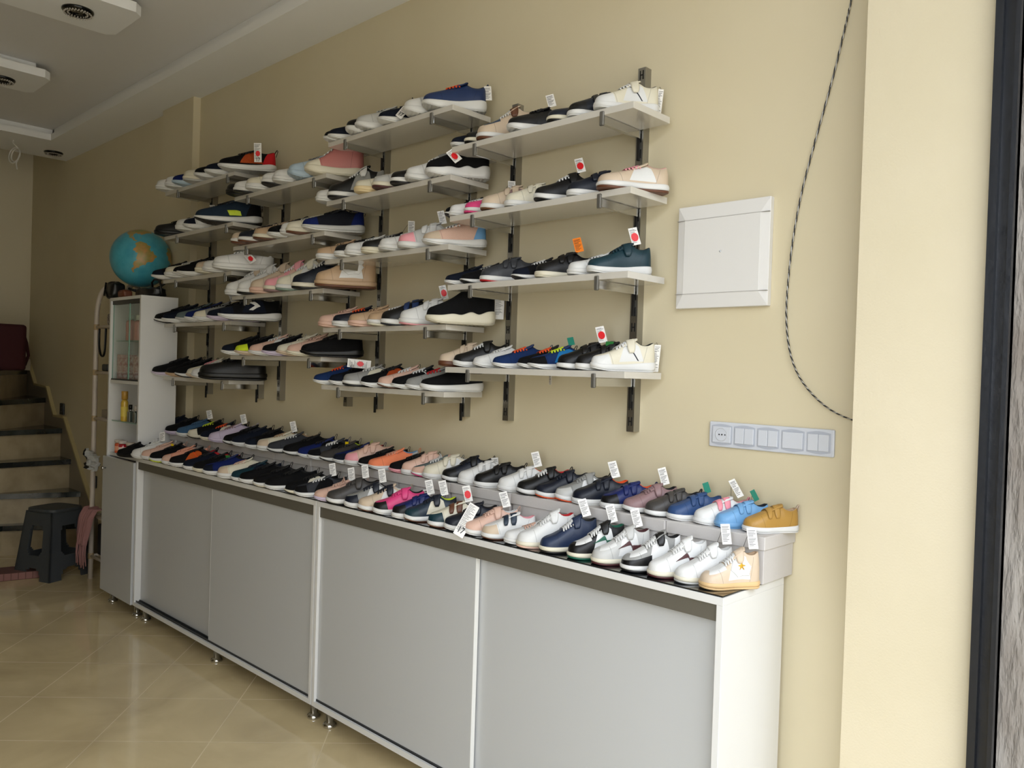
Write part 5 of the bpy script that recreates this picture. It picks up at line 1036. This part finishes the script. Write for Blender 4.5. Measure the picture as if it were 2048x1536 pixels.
# face the Pacific / South America side to the shop front; axis leans
cdir=Vector((.983-GX,-2.12-GY,0)); az=math.atan2(cdir.y,cdir.x)
o.rotation_euler=(Matrix.Rotation(az,4,'Z')@Matrix.Rotation(math.radians(-18),4,'X')@Matrix.Rotation(math.radians(-16),4,'Y')@Matrix.Rotation(-math.radians(180-64),4,'Z')).to_euler()
mdk=mat('globe_stand','#1c1a18',.4)
s=MB(); s.lathe((0,0,0),[(.085,0),(.085,.008),(.06,.016),(.012,.022),(.010,.045)],28); s.build('stand_base',mdk,gl)
s=MB(); ax=Vector((math.cos(az+math.pi/2),math.sin(az+math.pi/2),0)); arc=[]
for k in range(15):
    a=math.radians(-110+ (k/14)*95); arc.append(Vector((0,0,.245))+ax*(math.cos(a)*(GR+.022))+Vector((0,0,math.sin(a)*(GR+.022))))
s.tube(arc,.006,8); s.tube([arc[0]+Vector((0,0,0)),Vector((0,0,.04))],.007,8); s.build('meridian_arm',mdk,gl)
def blob(name,label,cat,loc,sx,sy,sz,m,seed=0,amp=.12,nu=28,nv=16,pw=.55,flatb=True):
    random.seed(seed); ph=[random.uniform(0,6.28) for _ in range(6)]; s=MB()
    for i in range(nv+1):
        la=math.pi*(i/nv-.5)
        for j in range(nu):
            lo=2*math.pi*j/nu; f=lambda c: math.copysign(abs(c)**pw,c)
            r=1+amp*(math.sin(3*lo+ph[0])*math.cos(2*la+ph[1])+.6*math.sin(5*lo+ph[2]+3*la)+.4*math.sin(7*la+ph[3]))
            s.v.append((sx*f(math.cos(la))*f(math.cos(lo))*r,sy*f(math.cos(la))*f(math.sin(lo))*r,sz*(f(math.sin(la))*(r if la>0 else 1)+1)))
    for i in range(nv):
        for j in range(nu): s.f.append((i*nu+j,i*nu+(j+1)%nu,(i+1)*nu+(j+1)%nu,(i+1)*nu+j)); s.m.append(0); s.sm.append(True)
    o=s.build(name,m,loc=loc); 
    if label: tag(o,label,cat)
    return o
m_leath=mat('black_leather','#0d0d0f',.35,bump=(30,.4))
bg1=empty('handbag',(-4.13,-.275,TZ)); tag(bg1,'slouched black bag beneath the globe at cabinet front left','bag')
o=blob('bag_body',None,None,(0,0,0),.07,.04,.050,m_leath,3,.08); o.parent=bg1
s=MB(); s.tube([(-.06,-.03,.1),(-.03,-.05,.02),(.03,-.065,.05),(.06,-.06,.005),(.12,-.05,.004)],.006,6,flat=.5); s.build('strap',m_leath,bg1)
o=blob('rust_purse','small rust brown purse by the black bag on tall cabinet','purse',(-3.97,-.275,TZ),.05,.03,.024,mat('rust_leather','#6e3a24',.45,bump=(40,.3)),5,.06)
bk=empty('hand_strap_bag',(-3.80,-.19,TZ)); tag(bk,'black bag with upright handle right of the globe stand','bag')
o=blob('bag_body',None,None,(0,0,0),.11,.06,.030,m_leath,8,.08); o.parent=bk
s=MB(); s.tube([(.02,0,.03),(.025,-.01,.09),(.06,-.01,.105),(.10,0,.10),(.125,0,.07),(.13,0,.0)],.006,8); s.build('handle',m_leath,bk)
# ------------------------------------------------------------------ white tube rack
m_tube=mat('cream_tube','#cfc4b8',.35,coat=.3)
rk=empty('tube_rack',(-4.64,-.20,0)); tag(rk,'arched cream metal tube rack behind the tall cabinet','rack')
for dx,nm in ((0,'arched_frame'),(.44,'arched_frame')):
    P=[(dx,0,0),(dx,0,.4),(dx,0,.9),(dx,0,1.4),(dx,0,1.66)]+[(dx,.060-.060*math.cos(a),1.70+.205*math.sin(a)) for a in [k*math.pi/14 for k in range(15)]]+[(dx,.12,1.66),(dx,.12,1.2),(dx,.12,.6),(dx,.12,0)]
    MB().tube(P,.0155,12).build(nm,m_tube,rk)
for z in (1.645,1.350,1.050,.417,.150):
    s=MB(); s.tube([(0,0,z),(.44,0,z)],.010,10); s.tube([(0,.12,z),(.44,.12,z)],.010,10); s.tube([(0,0,z),(0,.12,z)],.010,10); s.tube([(.44,0,z),(.44,.12,z)],.010,10)
    for k in range(1,5): s.tube([(0,.024*k,z),(.44,.024*k,z)],.003,6)
    s.build('shelf_frame',m_tube,rk)
    s=MB(); s.lathe((0,0,z-.018),[(.0165,0),(.018,.004),(.018,.032),(.0165,.036)],12); s.build('joint_collar',mat('brass_cream','#b7a07a',.4),rk)
ps=blob('clutch_purse','small white patterned purse on the top rack shelf','purse',(-4.55,-.13,1.656),.045,.028,.040,mat('white_print_cloth','#c9bdb4',.5,mottle=(60,'#3a3530')),11,.05)
s=MB(); s.tube(cat([Vector((-.01,0,.0)),Vector((-.012,0,-.06)),Vector((-.005,0,-.12)),Vector((.02,0,-.165)),Vector((.06,.0,-.18)),Vector((.09,.0,-.14)),Vector((.10,0,-.03)),Vector((.10,0,0))],5),.007,8,flat=.35)
o=s.build('hanging_strap',m_leath,loc=(-4.56,-.205,1.634)); tag(o,'black strap hanging in a loop below the top rack shelf','strap')
o=MB().box(-.05,.05,-.04,.04,0,.045).build('dark_case',mat('slate_plastic','#2b2f33',.4),loc=(-4.54,-.14,1.3611),bevel=.008); tag(o,'small dark box on second shelf of the tube rack','box')
o=MB().box(-.05,.05,-.04,.04,0,.05).build('pale_carton',mat('pale_carton','#8f8474',.5),loc=(-4.52,-.14,1.0611),bevel=.002); tag(o,'small pale box on third shelf of the tube rack','box')
bb=empty('crumpled_bag',(-4.43,-.35,.868)); bb.location=(-4.575,-.238,.775); tag(bb,'crumpled white and black bag hanging at rack beside cabinet','bag')
s=MB(); random.seed(9)
NU,NW=12,8
for i in range(NU+1):
    for j in range(NW+1):
        s.v.append((-.09+.19*i/NU,random.uniform(-.012,.012)-.02*math.sin(i*1.3)*math.cos(j),-.05+.13*(j/NW)*(1-.35*i/NU)+random.uniform(-.006,.006)))
k0=len(s.v)
for v in list(s.v): s.v.append((v[0],v[1]+.018,v[2]))
for i in range(NU):
    for j in range(NW):
        a=i*(NW+1)+j
        for q in (0,k0): s.f.append((a+q,a+NW+1+q,a+NW+2+q,a+1+q)); s.m.append(1 if (i<3 and j<5) or (i<2) else 0); s.sm.append(False)
for i in range(NU):
    for j in (0,NW): a=i*(NW+1)+j; s.f.append((a,a+NW+1,a+NW+1+k0,a+k0)); s.m.append(0); s.sm.append(False)
for j in range(NW):
    for i in (0,NU): a=i*(NW+1)+j; s.f.append((a,a+1,a+1+k0,a+k0)); s.m.append(0); s.sm.append(False)
s.build('bag_body',[mat('white_plastic_film','#b9bab8',.3),mat('black_film','#0c0d10',.3)],bb)
sc_=empty('pink_scarf',(-4.66,-.22,.43)); tag(sc_,'dusty pink fringed scarf draped over the low rack shelf','scarf')
def drape(y0,z1,x0,x1,seed):
    s=MB(); random.seed(seed); nu,nv=20,14
    P=[]
    for i in range(nu+1):
        for j in range(nv+1):
            t=j/nv; a=t*math.pi*.5
            x=x0+(x1-x0)*i/nu*(1-.35*t)+.01*math.sin(t*5); y=(.06*(1-t*2.2) if t<.45 else .0)-.012*math.sin(i*1.4+t*3)-.02-.02*t; z=.04*math.cos(a) if t<.3 else .035-(t-.3)*z1
            P.append((x,y+y0,z+.006*math.sin(i*1.1)))
    s.v=P+[(p[0],p[1]+.008,p[2]-.004) for p in P]; n=len(P)
    for i in range(nu):
        for j in range(nv):
            a=i*(nv+1)+j
            for q in (0,n): s.f.append((a+q,a+nv+1+q,a+nv+2+q,a+1+q)); s.m.append(0); s.sm.append(True)
    for j in range(nv):
        for i in (0,nu): a=i*(nv+1)+j; s.f.append((a,a+1,a+1+n,a+n)); s.m.append(0); s.sm.append(False)
    return s
m_scarf=mat('dusty_pink_wool','#a87a78',.9,bump=(80,.4))
drape(-.005,.33,-.035,.17,2).build('cloth',m_scarf,sc_)
s=MB(); random.seed(3)
for k in range(16):
    x=-.03+.135*k/15; y=-.045+random.uniform(-.01,.01)
    s.tube([(x,y,-.19),(x+random.uniform(-.006,.006),y-.004,-.25),(x+random.uniform(-.01,.01),y,-.29-random.uniform(0,.06))],.0035,5)
s.build('fringe',m_scarf,sc_)
o=MB().box(0,.30,0,.10,0,.20).build('storage_crate',mat('black_crate','#0d0f14',.6),loc=(-4.58,-.185,.168),bevel=.01); tag(o,'dark box on the bottom shelf of the tube rack','box')
# ------------------------------------------------------------------ stool
m_stool=mat('anthracite_plastic','#3c4043',.55,bump=(140,.25))
stl=empty('plastic_stool',(-4.885,-.345,0),rz=math.radians(22)); tag(stl,'anthracite rattan-look plastic stool in front of the stairs','stool')
hh=.455; B_=.165; T_=.118
o=MB(); o.prism([(T_+.01)*Vector((math.copysign(abs(math.cos(a))**.45,math.cos(a)),math.copysign(abs(math.sin(a))**.45,math.sin(a)))) for a in [k*2*math.pi/40 for k in range(40)]],hh-.025,hh,smooth=True); o.build('seat',m_stool,stl,bevel=.006)
def side(yaw,nm='side_frame'):
    s=MB(); nx,nz=26,34; cell={}
    def P(u,v,off): # u -1..1, v 0..1
        hwid=B_+(T_-B_)*v; x=u*hwid; y=-hwid+off
        return (x,y,v*(hh-.02))
    def solid(u,v):
        # leg feet arch at bottom, window in the middle
        if abs(u)<.50 and v<.19 and ((u/.50)**2+(v/.19)**2)<1: return False
        wl=.52-.07*v
        if .36<v<.80:
            du=abs(u)/wl; 
            t=(v-.58)/.22
            if du**4+abs(t)**4<1: return False
        return True
    for i in range(nx):
        for j in range(nz):
            u=-1+2*(i+.5)/nx; v=(j+.5)/nz
            if solid(u,v): cell[(i,j)]=1
    idx={}
    def V(i,j,l):
        k=(i,j,l)
        if k not in idx:
            idx[k]=len(s.v); s.v.append(P(-1+2*i/nx,j/nz,l*.010))
        return idx[k]
    for (i,j) in cell:
        for l in (0,1): s.f.append((V(i,j,l),V(i+1,j,l),V(i+1,j+1,l),V(i,j+1,l))); s.m.append(0); s.sm.append(False)
        for di,dj,a,b in ((-1,0,(i,j),(i,j+1)),(1,0,(i+1,j),(i+1,j+1)),(0,-1,(i,j),(i+1,j)),(0,1,(i,j+1),(i+1,j+1))):
            if (i+di,j+dj) not in cell: s.f.append((V(*a,0),V(*b,0),V(*b,1),V(*a,1))); s.m.append(0); s.sm.append(False)
    o=s.build(nm,m_stool,stl); o.rotation_euler=(0,0,yaw); return o
for k in range(4): side(k*math.pi/2)
# ------------------------------------------------------------------ mat, bag on stairs
o=empty('folded_floor_mat',(-4.98,-.56,0),rz=math.radians(-12)); tag(o,'low mauve striped block mat lying at the foot of stairs','mat')
s=MB(); s.box(-.10,.10,-.50,.16,0,.048); s.build('mat_body',mat('mauve_cloth','#6d4a44',.9),o,bevel=.004)
s=MB()
for k in range(16): s.box(-.1008,.1008,-.49+k*.04,-.456+k*.04,.004,.0455)
s.build('stripes',mat('mauve_light','#8a625c',.9),o)
rb=empty('red_suitcase',(-6.30,-.33,RH*6)); tag(rb,'dark red soft bag standing at the top of the stairs','bag')
s=MB(); s.prism([(-.13,-.5),(.13,-.5),(.13,.12),(.10,.15),(-.10,.15),(-.13,.12)],0,.36); s.build('bag_body',mat('dark_red_cloth','#3a0710',.8,bump=(50,.3)),rb,bevel=.03)
s=MB(); s.tube([(.02,.145,.30),(.02,.17,.22),(.02,.185,.12),(.02,.16,.04)],.012,8,flat=.4); s.build('strap',mat('dark_red_cloth','#3a0710'),rb)
o=MB().box(0,.16,0,.05,0,.09).build('pale_block',mat('pale_block','#a79d88',.5),loc=(-6.62,-.13,RH*6+.0)); tag(o,'small pale block on top tread against the wall end','block')
